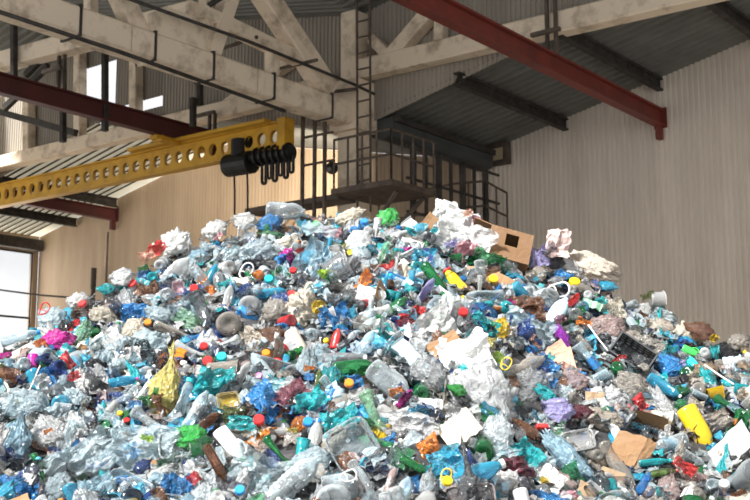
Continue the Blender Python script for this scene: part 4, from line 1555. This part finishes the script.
# loose small scraps between the pieces: nobody could count them
rs = random.Random(5)
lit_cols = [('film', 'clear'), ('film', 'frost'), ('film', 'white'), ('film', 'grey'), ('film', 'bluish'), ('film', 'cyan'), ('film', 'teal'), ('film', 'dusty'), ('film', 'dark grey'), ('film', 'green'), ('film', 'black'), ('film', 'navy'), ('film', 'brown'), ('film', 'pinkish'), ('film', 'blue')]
lit_w = [12, 7, 6, 7, 18, 6, 5, 12, 13, 4, 13, 9, 7, 2, 4]  # dark scraps weighted up to deepen the shade in the gaps
m, nt, b = nmat('gap_shade_litter')  # mound coloured dark so gaps between pieces look shaded
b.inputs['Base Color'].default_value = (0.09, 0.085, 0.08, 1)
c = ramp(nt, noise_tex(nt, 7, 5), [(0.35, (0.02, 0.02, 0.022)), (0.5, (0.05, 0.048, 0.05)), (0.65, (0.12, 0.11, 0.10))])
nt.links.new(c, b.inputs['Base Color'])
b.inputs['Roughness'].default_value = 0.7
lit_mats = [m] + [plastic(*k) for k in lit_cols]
n_lit = 0
while n_lit < 8000:
    r = rs.uniform(-0.56, 0.56)
    e, d, Fc = crest(r)
    F = rs.uniform(3.8 + 0.8 * d, Fc + 2.2)
    if rs.random() > F / 14:
        continue
    z = heap_z(F, r)
    if z < 0.05:
        continue
    n_lit += 1
    n = surf_normal(F, r)
    n = (n + Vector((rs.gauss(0, .6), rs.gauss(0, .6), rs.gauss(0, .4)))).normalized()
    t = n.cross(Vector((rs.gauss(0, 1), rs.gauss(0, 1), rs.gauss(0, 1)))).normalized()
    u = n.cross(t)
    p = W3(F, r, z + rs.uniform(0.0, 0.07))
    sx, sy = rs.uniform(.08, .20), rs.uniform(.06, .14)
    sd = rs.uniform(0, 99)
    vals = []
    for jj in range(5):
        for ii in range(5):
            a, bb = ii / 4 - .5, jj / 4 - .5
            q = p + t * (a * sx * (1 + rs.uniform(-.2, .2))) + u * (bb * sy * (1 + rs.uniform(-.2, .2))) + n * (0.05 * noise.noise(Vector((a * 3, bb * 3, sd))) + rs.uniform(-.008, .008))
            vals.append(q)
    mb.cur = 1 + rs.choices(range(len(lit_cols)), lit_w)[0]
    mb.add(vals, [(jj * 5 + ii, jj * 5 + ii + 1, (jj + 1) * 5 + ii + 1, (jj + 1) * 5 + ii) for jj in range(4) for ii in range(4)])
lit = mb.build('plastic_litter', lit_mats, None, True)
tag(lit, 'loose small plastic scraps packed between the pieces of the waste heap', 'litter', None, 'stuff')


# ------------------------------------------------------------------ placing one piece
def hit(px, py):
    d = ray(px, py)
    loc, nrm, idx, dist = HBVH.ray_cast(EYE, d.normalized(), 60)
    if loc is None:
        # beside the skyline: stand on the crest below this sight line
        r = d.dot(RGT) / d.dot(FWD)
        e, dd, Fc = crest(r)
        t = Fc / d.dot(FWD)
        loc = EYE + d * t
    return loc


def frame_of(p, lean, slant, jit=0.0, rnd=None):
    q = p - EYE
    F, R = q.dot(FWD), q.dot(RGT)
    n = surf_normal(F, R / F)
    toc = (EYE - p).normalized()
    n = (n * (1 - lean) + toc * lean)
    if jit:
        n += Vector((rnd.gauss(0, jit), rnd.gauss(0, jit), rnd.gauss(0, jit)))
    n.normalize()
    rt = RGT - n * RGT.dot(n)
    rt.normalize()
    up = n.cross(rt)
    a = math.radians(slant)
    x = rt * math.cos(a) + up * math.sin(a)
    return x, n.cross(x), n


def mat_from(x, y, z, p):
    return Matrix(((x.x, y.x, z.x, p.x), (x.y, y.y, z.y, p.y), (x.z, y.z, z.z, p.z), (0, 0, 0, 1)))


PIECES = []      # every piece of the heap: object, its projected place, its words
rh = random.Random(77)
taken = []
count = {}
for line in HEROES.strip().splitlines():
    kd, px, py, Lp, sl, colour, cap, lab, desc, lmk = (line.split('|') + [''])[:10]
    px, py, Lp, sl = float(px), float(py), float(Lp), float(sl)
    if colour in ('clear', 'grey') and kd in 'GFL' and px < 345:
        colour = 'bluish'
    p = hit(px, py)
    depth = -(CR.transposed() @ (p - EYE)).z
    mpp = depth / FPX
    lst = KIT[kd]
    if kd == 'B' and 'ribbed' in desc:
        kit = KIT['B'][8 if Lp > 60 else 9]
    else:
        kit = lst[count.get(kd, 0) % len(lst)]
        count[kd] = count.get(kd, 0) + 1
    if kd == 'E':
        sc = Lp * mpp / 0.104 if kit['L'] < .2 else Lp * mpp / 0.088
        toc = (EYE - p).normalized()
        x = (-toc + Vector((rh.gauss(0, .2), rh.gauss(0, .2), rh.gauss(0, .2)))).normalized()
        y = x.cross(Vector((0, 0, 1))).normalized()
        z = x.cross(y)
        pos = p + toc * (kit['L'] * sc * 0.15)
    else:
        sc = Lp * mpp / kit['L']
        lean = {'X': .5, 'T': .75, 'S': .7}.get(kd, .68)
        x, y, z = frame_of(p, lean, sl)
        if kd in 'BHJCN':
            a = rh.uniform(-0.5, 0.5) if kd in 'JHC' else rh.uniform(-PI, PI)
            y, z = y * math.cos(a) + z * math.sin(a), z * math.cos(a) - y * math.sin(a)
        lift = {'B': .055, 'H': .07, 'J': .06, 'G': .05, 'L': .06, 'F': .07, 'W': .13, 'C': .06, 'X': .14, 'R': .12, 'T': .10, 'K': .10, 'P': .11, 'O': .06, 'N': .06, 'S': .15}[kd]
        if kd in 'GLF':
            sc *= 1.15
        # seen aslant a piece looks shorter: give it its real length back
        a_, b_ = project(p - x * (kit['L'] * sc / 2)), project(p + x * (kit['L'] * sc / 2))
        seen_ = math.hypot(a_[0] - b_[0], a_[1] - b_[1])
        sc *= min(1.45, max(1.0, Lp / max(seen_, 1)))
        pos = p + (EYE - p).normalized() * (lift + (0.07 if kd in 'GFLT' and Lp >= 38 and Lp < 54 else 0.15) + (0.05 if kd in 'WXRS' else 0.0))
    if kd in 'BHJ' and not cap and rh.random() < .35:
        cap = rh.choice(['white', 'blue', 'cyan', colour if colour in RGB else 'white'])
    mt_ = mat_from(x, y, z, pos)
    if kd == 'L':
        mt_ = mt_ @ Matrix.Diagonal((1, 1.6 if Lp > 70 and colour == 'pale yellow' else 1.5 if Lp < 60 else 1.05, 1.1, 1))
    o = put(kit, FAM[kd], colour, mt_, cap or None, lab or None, sc)
    PIECES.append({'o': o, 'kd': kd, 'hero': True, 'desc': desc, 'lmk': lmk, 'colour': colour, 'Lp': Lp, 'pp': (px, py)})
    taken.append((px, py, Lp, math.radians(sl), 1.0 if kd in 'EGXTFHP' else 0.45))

# ------------------------------------------------------------------ the large single pieces
def big(o, desc, cat, lmk, group=None):
    o['category'] = cat
    PIECES.append({'o': o, 'kd': '*', 'hero': True, 'desc': desc, 'lmk': lmk, 'colour': ''})


def keep_clear(px, py, L, sl, asp):
    taken.append((px, py, L, math.radians(sl), asp))


# brown cardboard box with a hand hole, its dark open side to the left
p = hit(506, 262)
x, y, z = frame_of(p, .1, 0)
q = p - EYE
wx = (RGT * 0.96 + Vector((0, 0, -0.27))).normalized()
nb_ = ((EYE - p).normalized() * 0.75 + Vector((0, 0, 0.62)) - RGT * 0.1)
nb_ = (nb_ - wx * nb_.dot(wx)).normalized()
wy = -nb_
wz = wx.cross(wy)
t_ = thing('cardboard_box', '', 'box', p)
bw, bd, bh, th = .40, .33, .36, .012
Mx = mat_from(wx, wy, wz, p + (EYE - p).normalized() * .24 + Vector((0, 0, .06)))
t_.matrix_world = Mx


def box_part(name, mbx, mat=None):
    o = mbx.build(name, mat or plastic('card', 'dark kraft'))
    o.parent = t_
    return o


# front panel with a rectangular hand hole
hx0, hx1, hz0_, hz1_ = -.05, .07, -.02, .12
fp = MB()
for lo, hi in (((-bw / 2, -bd / 2, -bh / 2), (hx0, -bd / 2 + th, bh / 2)), ((hx1, -bd / 2, -bh / 2), (bw / 2, -bd / 2 + th, bh / 2)), ((hx0, -bd / 2, -bh / 2), (hx1, -bd / 2 + th, hz0_)), ((hx0, -bd / 2, hz1_), (hx1, -bd / 2 + th, bh / 2))):
    fp.box(lo, hi)
box_part('front_panel', fp)
box_part('back_panel', MB().box((-bw / 2, bd / 2 - th, -bh / 2), (bw / 2, bd / 2, bh / 2)))
box_part('side_panel', MB().box((bw / 2 - th, -bd / 2 + th, -bh / 2), (bw / 2, bd / 2 - th, bh / 2)))
box_part('top_panel', MB().box((-bw / 2, -bd / 2 + th, bh / 2 - th), (bw / 2 - th, bd / 2 - th, bh / 2)))
box_part('base_panel', MB().box((-bw / 2, -bd / 2 + th, -bh / 2), (bw / 2 - th, bd / 2 - th, -bh / 2 + th)))
box_part('flap', MB().add([(-bw / 2, -bd / 2, bh / 2), (-bw / 2, bd / 2, bh / 2), (-bw / 2 - .16, bd / 2 - .02, bh / 2 + .05), (-bw / 2 - .16, -bd / 2 + .02, bh / 2 + .05),
                           (-bw / 2, -bd / 2, bh / 2 - .01), (-bw / 2, bd / 2, bh / 2 - .01), (-bw / 2 - .16, bd / 2 - .02, bh / 2 + .04), (-bw / 2 - .16, -bd / 2 + .02, bh / 2 + .04)],
                          [(0, 1, 2, 3), (7, 6, 5, 4), (0, 3, 7, 4), (1, 5, 6, 2), (2, 6, 7, 3)]))
big(t_, 'big brown cardboard box with a dark hand hole near the skyline', 'box', 'cardboard box')
keep_clear(508, 256, 56, -20, .9)

# grey woven sack thrown over the skyline
p = hit(590, 270)
x, y, z = frame_of(p, .45, -6)
kit = bag_kit(91, .36, .22, .13, .5, .35)
kit['body'].materials.append(None)
o = put(kit, 'cloth', 'beige', mat_from(x, y, z, p + (EYE - p).normalized() * .08 + Vector((0, 0, .05))), None, None, 62 * 10.2 / FPX / .78)
o.name = 'woven_sack'
big(o, 'big grey-beige woven sack lying across the skyline of the right slope', 'sack', 'woven sack')
keep_clear(590, 262, 60, -5, .5)

# yellow household bottle, neck down
p = hit(699, 431)
x, y, z = frame_of(p, .8, -66)
dk = -(CR.transposed() @ (p - EYE)).z / FPX
o = put(KIT['J'][2], 'solid', 'yellow', mat_from(x, y, z, p + (EYE - p).normalized() * .12), 'red', None, 54 * dk / .29)
big(o, 'bright yellow household bottle with red cap pointing down', 'bottle', 'bright yellow bottle')
keep_clear(699, 431, 54, -66, .55)

# crumpled yellow bottle with a red ring at its neck
p = hit(459, 285)
x, y, z = frame_of(p, .75, 128)
dk = -(CR.transposed() @ (p - EYE)).z / FPX
yk = bottle_kit('soda', 71, .5, .15, .4, .8)
for c_ in ('body', 'cap', 'label'):
    yk[c_].materials.append(None)
o = put(yk, 'solid', 'yellow', mat_from(x, y, z, p + (EYE - p).normalized() * .12), 'red', None, 44 * dk / .30)
ring = MB().tube([along_x(Vector((.034 * math.cos(a), .03 * math.sin(a), .286)), .31) for a in [2 * PI * i / 16 for i in range(16)]], .005, 6, True).build('neck_ring', plastic('solid', 'red'), o, True)
ring.location = (0, 0, 0)
big(o, 'crumpled yellow bottle with a red ring on its neck, lying aslant', 'bottle', 'crumpled yellow bottle')
keep_clear(459, 285, 46, -52, .5)

# dark crate
p = hit(631, 357)
x, y, z = frame_of(p, .6, -38)
dk = -(CR.transposed() @ (p - EYE)).z / FPX
t_ = thing('plastic_crate', '', 'crate', p)
t_.matrix_world = mat_from(x, y, z, p + (EYE - p).normalized() * .1)
s = 40 * dk
cw_, cd_, ch_ = s, s * .62, s * .45


def crate_wall(a, b, nm):
    a, b = Vector(a), Vector(b)
    m_ = MB()
    up = Vector((0, 0, 1))
    for h in (0.02, .36, .66, .95):
        m_.bar(a + up * ch_ * h, b + up * ch_ * h, .014, ch_ * .16)
    for k in range(7):
        c_ = a.lerp(b, k / 6)
        m_.bar(c_, c_ + up * ch_, .014, .022, (b - a))
    o_ = m_.build(nm, plastic('solid', 'dark grey'))
    o_.parent = t_


crate_wall((-cw_ / 2, -cd_ / 2, -.05), (cw_ / 2, -cd_ / 2, -.05), 'side_wall')
crate_wall((-cw_ / 2, cd_ / 2, -.05), (cw_ / 2, cd_ / 2, -.05), 'side_wall')
crate_wall((-cw_ / 2, -cd_ / 2, -.05), (-cw_ / 2, cd_ / 2, -.05), 'end_wall')
crate_wall((cw_ / 2, -cd_ / 2, -.05), (cw_ / 2, cd_ / 2, -.05), 'end_wall')
o_ = MB().box((-cw_ / 2, -cd_ / 2, -.06), (cw_ / 2, cd_ / 2, -.045)).build('base', plastic('solid', 'dark grey'))
o_.parent = t_
big(t_, 'dark grey plastic crate tipped over on the right slope', 'crate', 'dark crate')
keep_clear(631, 357, 40, -38, .6)

# white folded panel at the photo's lower right edge
p = hit(722, 456)
x, y, z = frame_of(p, .72, 37)
dk = -(CR.transposed() @ (p - EYE)).z / FPX
l = 68 * dk
kk = sheet_kit(83, l * 1.08, l * .38, 1, .02, 'foam_panel')
kk['body'].materials.append(None)
o = put(kk, 'solid', 'white', mat_from(x, y, z, p + (EYE - p).normalized() * .16))
big(o, 'long white stiff foam panel lying at the lower right edge of the heap', 'panel', 'white foam panel')
keep_clear(722, 456, 60, 37, .5)

# brown folded cardboard
p = hit(645, 437)
x, y, z = frame_of(p, .7, 60)
dk = -(CR.transposed() @ (p - EYE)).z / FPX
l = 62 * dk
for k, (dx, sl, ln, desc, lk) in enumerate(((0, 66, 1.0, 'large folded brown cardboard sheet standing in the heap', 'folded cardboard'), (1, -20, .62, 'brown cardboard flap leaning on the large folded cardboard', ''))):
    p2 = hit(646 if not dx else 637, 432 if not dx else 452)
    x, y, z = frame_of(p2, .6, sl)
    kk = sheet_kit(5 + k, l * ln, l * .55, 2, .006, 'cardboard_piece')
    kk['body'].materials.append(None)
    o = put(kk, 'card', 'kraft', mat_from(x, y, z, p2 + (EYE - p2).normalized() * (.12 + .08 * dx)))
    big(o, desc, 'cardboard', lk)
keep_clear(643, 440, 52, 70, .8)

# ------------------------------------------------------------------ all the other pieces of the heap
rf = random.Random(2024)
NOUN = {'B': 'bottle', 'H': 'jug', 'E': 'jar seen base-on', 'J': 'household bottle', 'G': 'bag', 'L': 'twisted bag', 'F': 'film', 'W': 'wrapper', 'C': 'cup', 'X': 'bottle cap', 'R': 'carry handle', 'T': 'tray', 'K': 'cardboard', 'P': 'paper', 'O': 'carton', 'N': 'can', 'S': 'stick'}
KW = {'B': 36, 'G': 15, 'F': 12, 'L': 7, 'W': 14, 'C': 4, 'X': 4, 'E': 6, 'H': 2.0, 'J': 2.2, 'T': 3, 'P': 3, 'K': 1.6, 'R': 1, 'O': 1.6, 'N': .7, 'S': .4}
PAL = {
    'ul': [('frost', 18), ('white', 20), ('clear', 22), ('bluish', 12), ('paleblue', 6), ('cyan', 4), ('teal', 4), ('blue', 4), ('red', 2), ('pink', 2), ('cream', 4), ('grey', 6), ('green', 1.5), ('orange', 1.5)],
    'll': [('clear', 13), ('bluish', 30), ('paleblue', 12), ('frost', 13), ('white', 12), ('cyan', 8), ('teal', 6), ('blue', 3), ('black', 7), ('navy', 5), ('green', 3), ('grey', 2), ('pale yellow', 1), ('dark grey', 3)],
    'mid': [('clear', 20), ('grey', 7), ('frost', 13), ('bluish', 18), ('dusty', 8), ('white', 8), ('cyan', 6), ('teal', 6), ('green', 6), ('pale green', 2), ('dark grey', 6), ('brown', 4), ('blue', 4), ('navy', 4), ('yellow', 1.2), ('red', 1.5), ('pinkish', 2), ('black', 5)],
    'right': [('dusty', 20), ('beige', 11), ('grey', 11), ('clear', 12), ('frost', 8), ('pinkish', 5), ('brown', 5), ('dark grey', 5), ('teal', 4), ('cyan', 4), ('green', 5), ('white', 4), ('tan', 3), ('black', 6), ('red', 1.5), ('yellow', 1), ('maroon', 2), ('bluish', 5)],
}
CAPC = ['white', 'white', 'blue', 'cyan', 'red', 'orange', 'green', 'yellow', 'teal', 'cream']
HARDC = ['white', 'white', 'blue', 'red', 'orange', 'yellow', 'cyan', 'green', 'teal', 'pink', 'black', 'magenta']


def palette(px, py):
    px += rf.gauss(0, 40)
    py += rf.gauss(0, 25)
    k = 'right' if px > 545 else 'mid' if px > 265 else ('ul' if py < 325 else 'll')
    if 265 < px < 420 and py < 265:
        k = 'ul'
    c, w_ = zip(*PAL[k])
    return rf.choices(c, w_)[0]


def covered(px, py, half):
    for hx_, hy_, L, a, asp in taken:
        dx, dy = px - hx_, -(py - hy_)
        if abs(dx) > L or abs(dy) > L:
            continue
        u = (dx * math.cos(a) + dy * math.sin(a)) / (L * 0.43 + half * 0.5)
        v = (-dx * math.sin(a) + dy * math.cos(a)) / (L * 0.43 * asp + half * 0.5)
        if u * u + v * v < 1:
            return True
    return False


N_FILL = 5700
made = 0
tries = 0
kinds_, kws_ = zip(*KW.items())
while made < N_FILL and tries < 60000:
    tries += 1
    r = rf.uniform(-0.40, 0.40)
    e, d, Fc = crest(r)
    F = rf.uniform(4.9 + .8 * d, Fc + 0.9)
    if rf.random() > F / 12.5:
        continue
    z0 = heap_z(F, r)
    p = W3(F, r, z0)
    kd = rf.choices(kinds_, kws_)[0]
    if made > .4 * N_FILL and kd in 'GFL' and rf.random() < .45:
        kd = rf.choice('BBBBE')
    kit = rf.choice(KIT[kd])
    sc = rf.uniform(.75, 1.15) * (1.0 if kd not in 'GFL' else rf.uniform(.65, 1.1))
    if kd == 'X':
        sc *= 1.05
    layer = made / N_FILL
    lift = rf.uniform(-.09, -.02) if layer < .4 else rf.uniform(0, .04) + .05 * layer
    n = surf_normal(F, r)
    pos = p + n * lift
    px, py, dep = project(pos)
    half = kit['L'] * sc / dep * FPX * (.4 if kd != 'E' else .2)
    if layer >= .4 and covered(px, py, min(half, 22)):
        continue
    colour = palette(px, py)
    if kd in 'XRSJNT' and kd != 'T':
        colour = rf.choice(HARDC)
    if kd == 'K':
        colour = rf.choice(['kraft', 'kraft', 'tan', 'beige'])
    if kd in 'PO':
        colour = rf.choice(['white', 'white', 'cream', 'beige', 'grey', 'paleblue'])
    if kd == 'W' and rf.random() < .45:
        colour = rf.choice(['red', 'orange', 'yellow', 'blue', 'cyan', 'green', 'pink', 'purple', 'black', 'navy', 'lavender', 'white', 'magenta', 'brown'])
    if kd in 'BEH' and colour in ('cream', 'beige', 'pinkish', 'tan', 'maroon', 'pink'):
        colour = 'dusty'
    cap = lab = None
    if kd in 'BHJ':
        if rf.random() < .6:
            cap = rf.choice(CAPC)
        if kd != 'H' and rf.random() < .48:
            lab = rf.choice(['white', 'blue', 'white', 'red', 'paleblue', 'green', 'orange', 'cream'])
    if kd == 'E':
        toc = (EYE - p).normalized()
        x = (-toc + Vector((rf.gauss(0, .35), rf.gauss(0, .35), rf.gauss(0, .35)))).normalized()
        y = x.cross(Vector((0, 0, 1))).normalized()
        z = x.cross(y)
    else:
        x, y, z = frame_of(p, rf.uniform(.1, .75), rf.uniform(0, 360), .25, rf)
        if kd in 'BHJCN':
            a = rf.uniform(-PI, PI)
            y, z = y * math.cos(a) + z * math.sin(a), z * math.cos(a) - y * math.sin(a)
    o = put(kit, FAM[kd], colour, mat_from(x, y, z, pos), cap, lab, sc)
    made += 1
    PIECES.append({'o': o, 'kd': kd, 'hero': False, 'colour': colour, 'cap': cap, 'lab': lab, 'sc': sc, 'lmk': ''})
# ================================================================== what shows, and which one is which
def drop(o):
    for c_ in list(o.children):
        bpy.data.objects.remove(c_, do_unlink=True)
    bpy.data.objects.remove(o, do_unlink=True)


bpy.context.view_layer.update()
dg = bpy.context.evaluated_depsgraph_get()
hits, cent = {}, {}
STEP = 2.5
for iy in range(int(195 / STEP), int(512 / STEP)):
    for ix in range(int(-14 / STEP), int(764 / STEP)):
        px, py = (ix + .5) * STEP, (iy + .5) * STEP
        d_ = ray(px, py).normalized()
        ok, loc, nn, idx, ob, mm = S.ray_cast(dg, EYE, d_, distance=22)
        if not ok:
            continue
        while ob.parent is not None:
            ob = ob.parent
        k = ob.name
        hits[k] = hits.get(k, 0) + 1
        c_ = cent.setdefault(k, [0, 0])
        c_[0] += px
        c_[1] += py
for P_ in PIECES:
    if P_['hero'] and P_.get('Lp'):
        ex = P_['Lp'] ** 2 * .3 / STEP ** 2
        if ex > 6 and hits.get(P_['o'].name, 0) < .35 * ex:
            print('HIDDEN', P_['desc'], P_['pp'], P_['Lp'], hits.get(P_['o'].name, 0), round(ex))
kept = []
by_kind = {}
for P_ in PIECES:
    nm = P_['o'].name
    P_['n'] = hits.get(nm, 0)
    if P_['n'] < (1 if P_['hero'] else 4):
        drop(P_['o'])
        continue
    P_['x'], P_['y'] = cent[nm][0] / P_['n'], cent[nm][1] / P_['n']
    by_kind.setdefault(P_['o'].name.split('.')[0], []).append(P_)
for k, lst in by_kind.items():
    lst.sort(key=lambda q: (-q['hero'], -q['n']))
    for q in lst[300:]:
        drop(q['o'])
    kept += lst[:300]
print('PIECES', len(PIECES), 'kept', len(kept), {k: len(v) for k, v in by_kind.items()})

ADJ = {'clear': 'clear', 'frost': 'frosted', 'bluish': 'bluish clear', 'paleblue': 'pale blue', 'dusty': 'dusty', 'kraft': 'brown'}
SIZE_REF = {}
for k, lst in by_kind.items():
    a = sorted(q['n'] for q in lst)
    SIZE_REF[k] = (a[len(a) // 3], a[2 * len(a) // 3])
for q in kept:
    if not q['hero']:
        lo, hi = SIZE_REF[q['o'].name.split('.')[0]]
        size = 'small ' if q['n'] < lo else 'large ' if q['n'] > hi else ''
        s_ = size + ADJ.get(q['colour'], q['colour']) + ' ' + NOUN[q['kd']]
        if q.get('cap') and q.get('lab'):
            s_ += ' with %s cap and label' % q['cap']
        elif q.get('cap'):
            s_ += ' with %s cap' % q['cap']
        elif q.get('lab'):
            s_ += ' with %s label' % q['lab']
        q['desc'] = s_
LM = [q for q in kept if q['lmk'] and q['n'] >= 10]
WHERE = {(0, 0): 'upper left slope', (1, 0): 'upper middle', (2, 0): 'upper right slope', (0, 1): 'left slope', (1, 1): 'middle', (2, 1): 'right slope', (0, 2): 'lower left part', (1, 2): 'lower middle', (2, 2): 'lower right part'}
DIRS = ['right of', 'above and right of', 'above', 'above and left of', 'left of', 'below and left of', 'below', 'below and right of']


def sector(dx, dy):
    return int(((math.degrees(math.atan2(-dy, dx)) + 382.5) % 360) // 45)


by_desc = {}
for q in kept:
    by_desc.setdefault(q['desc'].lower(), []).append(q)
ORD = ['nearest', 'second', 'third', 'fourth', 'fifth', 'sixth', 'seventh', 'eighth', 'ninth']
used = set()
for q in sorted(kept, key=lambda q: -q['n']):
    own_ = q['hero'] and len(by_desc[q['desc'].lower()]) == 1 and len(q['desc'].split()) >= 6
    if own_ and not q['lmk']:
        lab_ = q['desc']
    elif q['lmk']:
        w_ = WHERE[(0 if q['x'] < 265 else 1 if q['x'] < 530 else 2, 0 if q['y'] < 290 else 1 if q['y'] < 390 else 2)]
        lab_ = q['desc'] if ('heap' in q['desc'] or 'skyline' in q['desc'] or "photo" in q['desc'] or len(q['desc'].split()) > 8) else q['desc'] + ' on the %s of the heap' % w_
        if lab_.lower() in used:
            lab_ = q['desc'] + ' in the %s of the heap' % w_
    else:
        best = None
        same = by_desc[q['desc'].lower()]
        for l in LM:
            dx, dy = q['x'] - l['x'], q['y'] - l['y']
            dd = math.hypot(dx, dy)
            if dd > 130 or dd < 1:
                continue
            sc_ = sector(dx, dy)
            rank = sum(1 for s_ in same if s_ is not q and sector(s_['x'] - l['x'], s_['y'] - l['y']) == sc_ and math.hypot(s_['x'] - l['x'], s_['y'] - l['y']) < dd)
            more = sum(1 for s_ in same if s_ is not q and sector(s_['x'] - l['x'], s_['y'] - l['y']) == sc_ and math.hypot(s_['x'] - l['x'], s_['y'] - l['y']) < dd + 60)
            near = dd + 45 * rank + (12 if more > rank else 0) + 2.5 * len(l['lmk'].split())
            words_ = len(q['desc'].split()) + len(DIRS[sc_].split()) + 1 + len(l['lmk'].split()) + (2 if rank or more else 0)
            if words_ > 16 or rank > 8:
                continue
            if best is None or near < best[0]:
                best = (near, sc_, rank, more, l)
        if best:
            near, sc_, rank, more, l = best
            lab_ = (q['desc'] if not (rank or more) else '%s %s' % (ORD[rank], q['desc'])) + ' %s the %s' % (DIRS[sc_], l['lmk'])
        else:
            lab_ = q['desc'] + ' lying on the heap'
    k0, t_ = lab_, 1
    while lab_.lower() in used and t_ < 9:
        lab_ = '%s %s' % (ORD[t_], k0)
        t_ += 1
    used.add(lab_.lower())
    q['o']['label'] = lab_
    if q['kd'] != '*':
        q['o']['category'] = CAT[q['kd']]
        q['o']['group'] = GRP[q['kd']]
# ------------------------------------------------------------------ light
w = bpy.data.worlds.new('overcast_sky')
S.world = w
w.use_nodes = True
bg = w.node_tree.nodes['Background']
bg.inputs['Color'].default_value = (0.96, 0.975, 1.0, 1)
bg.inputs['Strength'].default_value = 0.78
sd = bpy.data.lights.new('sun', 'SUN')
sd.energy = 7.0
sd.angle = math.radians(9)
sd.color = (1.0, 0.99, 0.97)
so = bpy.data.objects.new('sun', sd)
COL.objects.link(so)
d = (FWD * 0.55 + RGT * 0.62 + Vector((0, 0, -0.85))).normalized()
so.rotation_euler = d.to_track_quat('-Z', 'Y').to_euler()
so.location = (0, 0, 25)

vs = S.view_settings
vs.view_transform = 'Standard'
vs.look = 'None'
vs.exposure = 0.45
vs.gamma = 1.0
vs.use_curve_mapping = False
S.cycles.max_bounces = 8
S.cycles.transparent_max_bounces = 24
S.cycles.transmission_bounces = 6
S.cycles.caustics_reflective = False
S.cycles.caustics_refractive = False
S.cycles.sample_clamp_indirect = 6.0
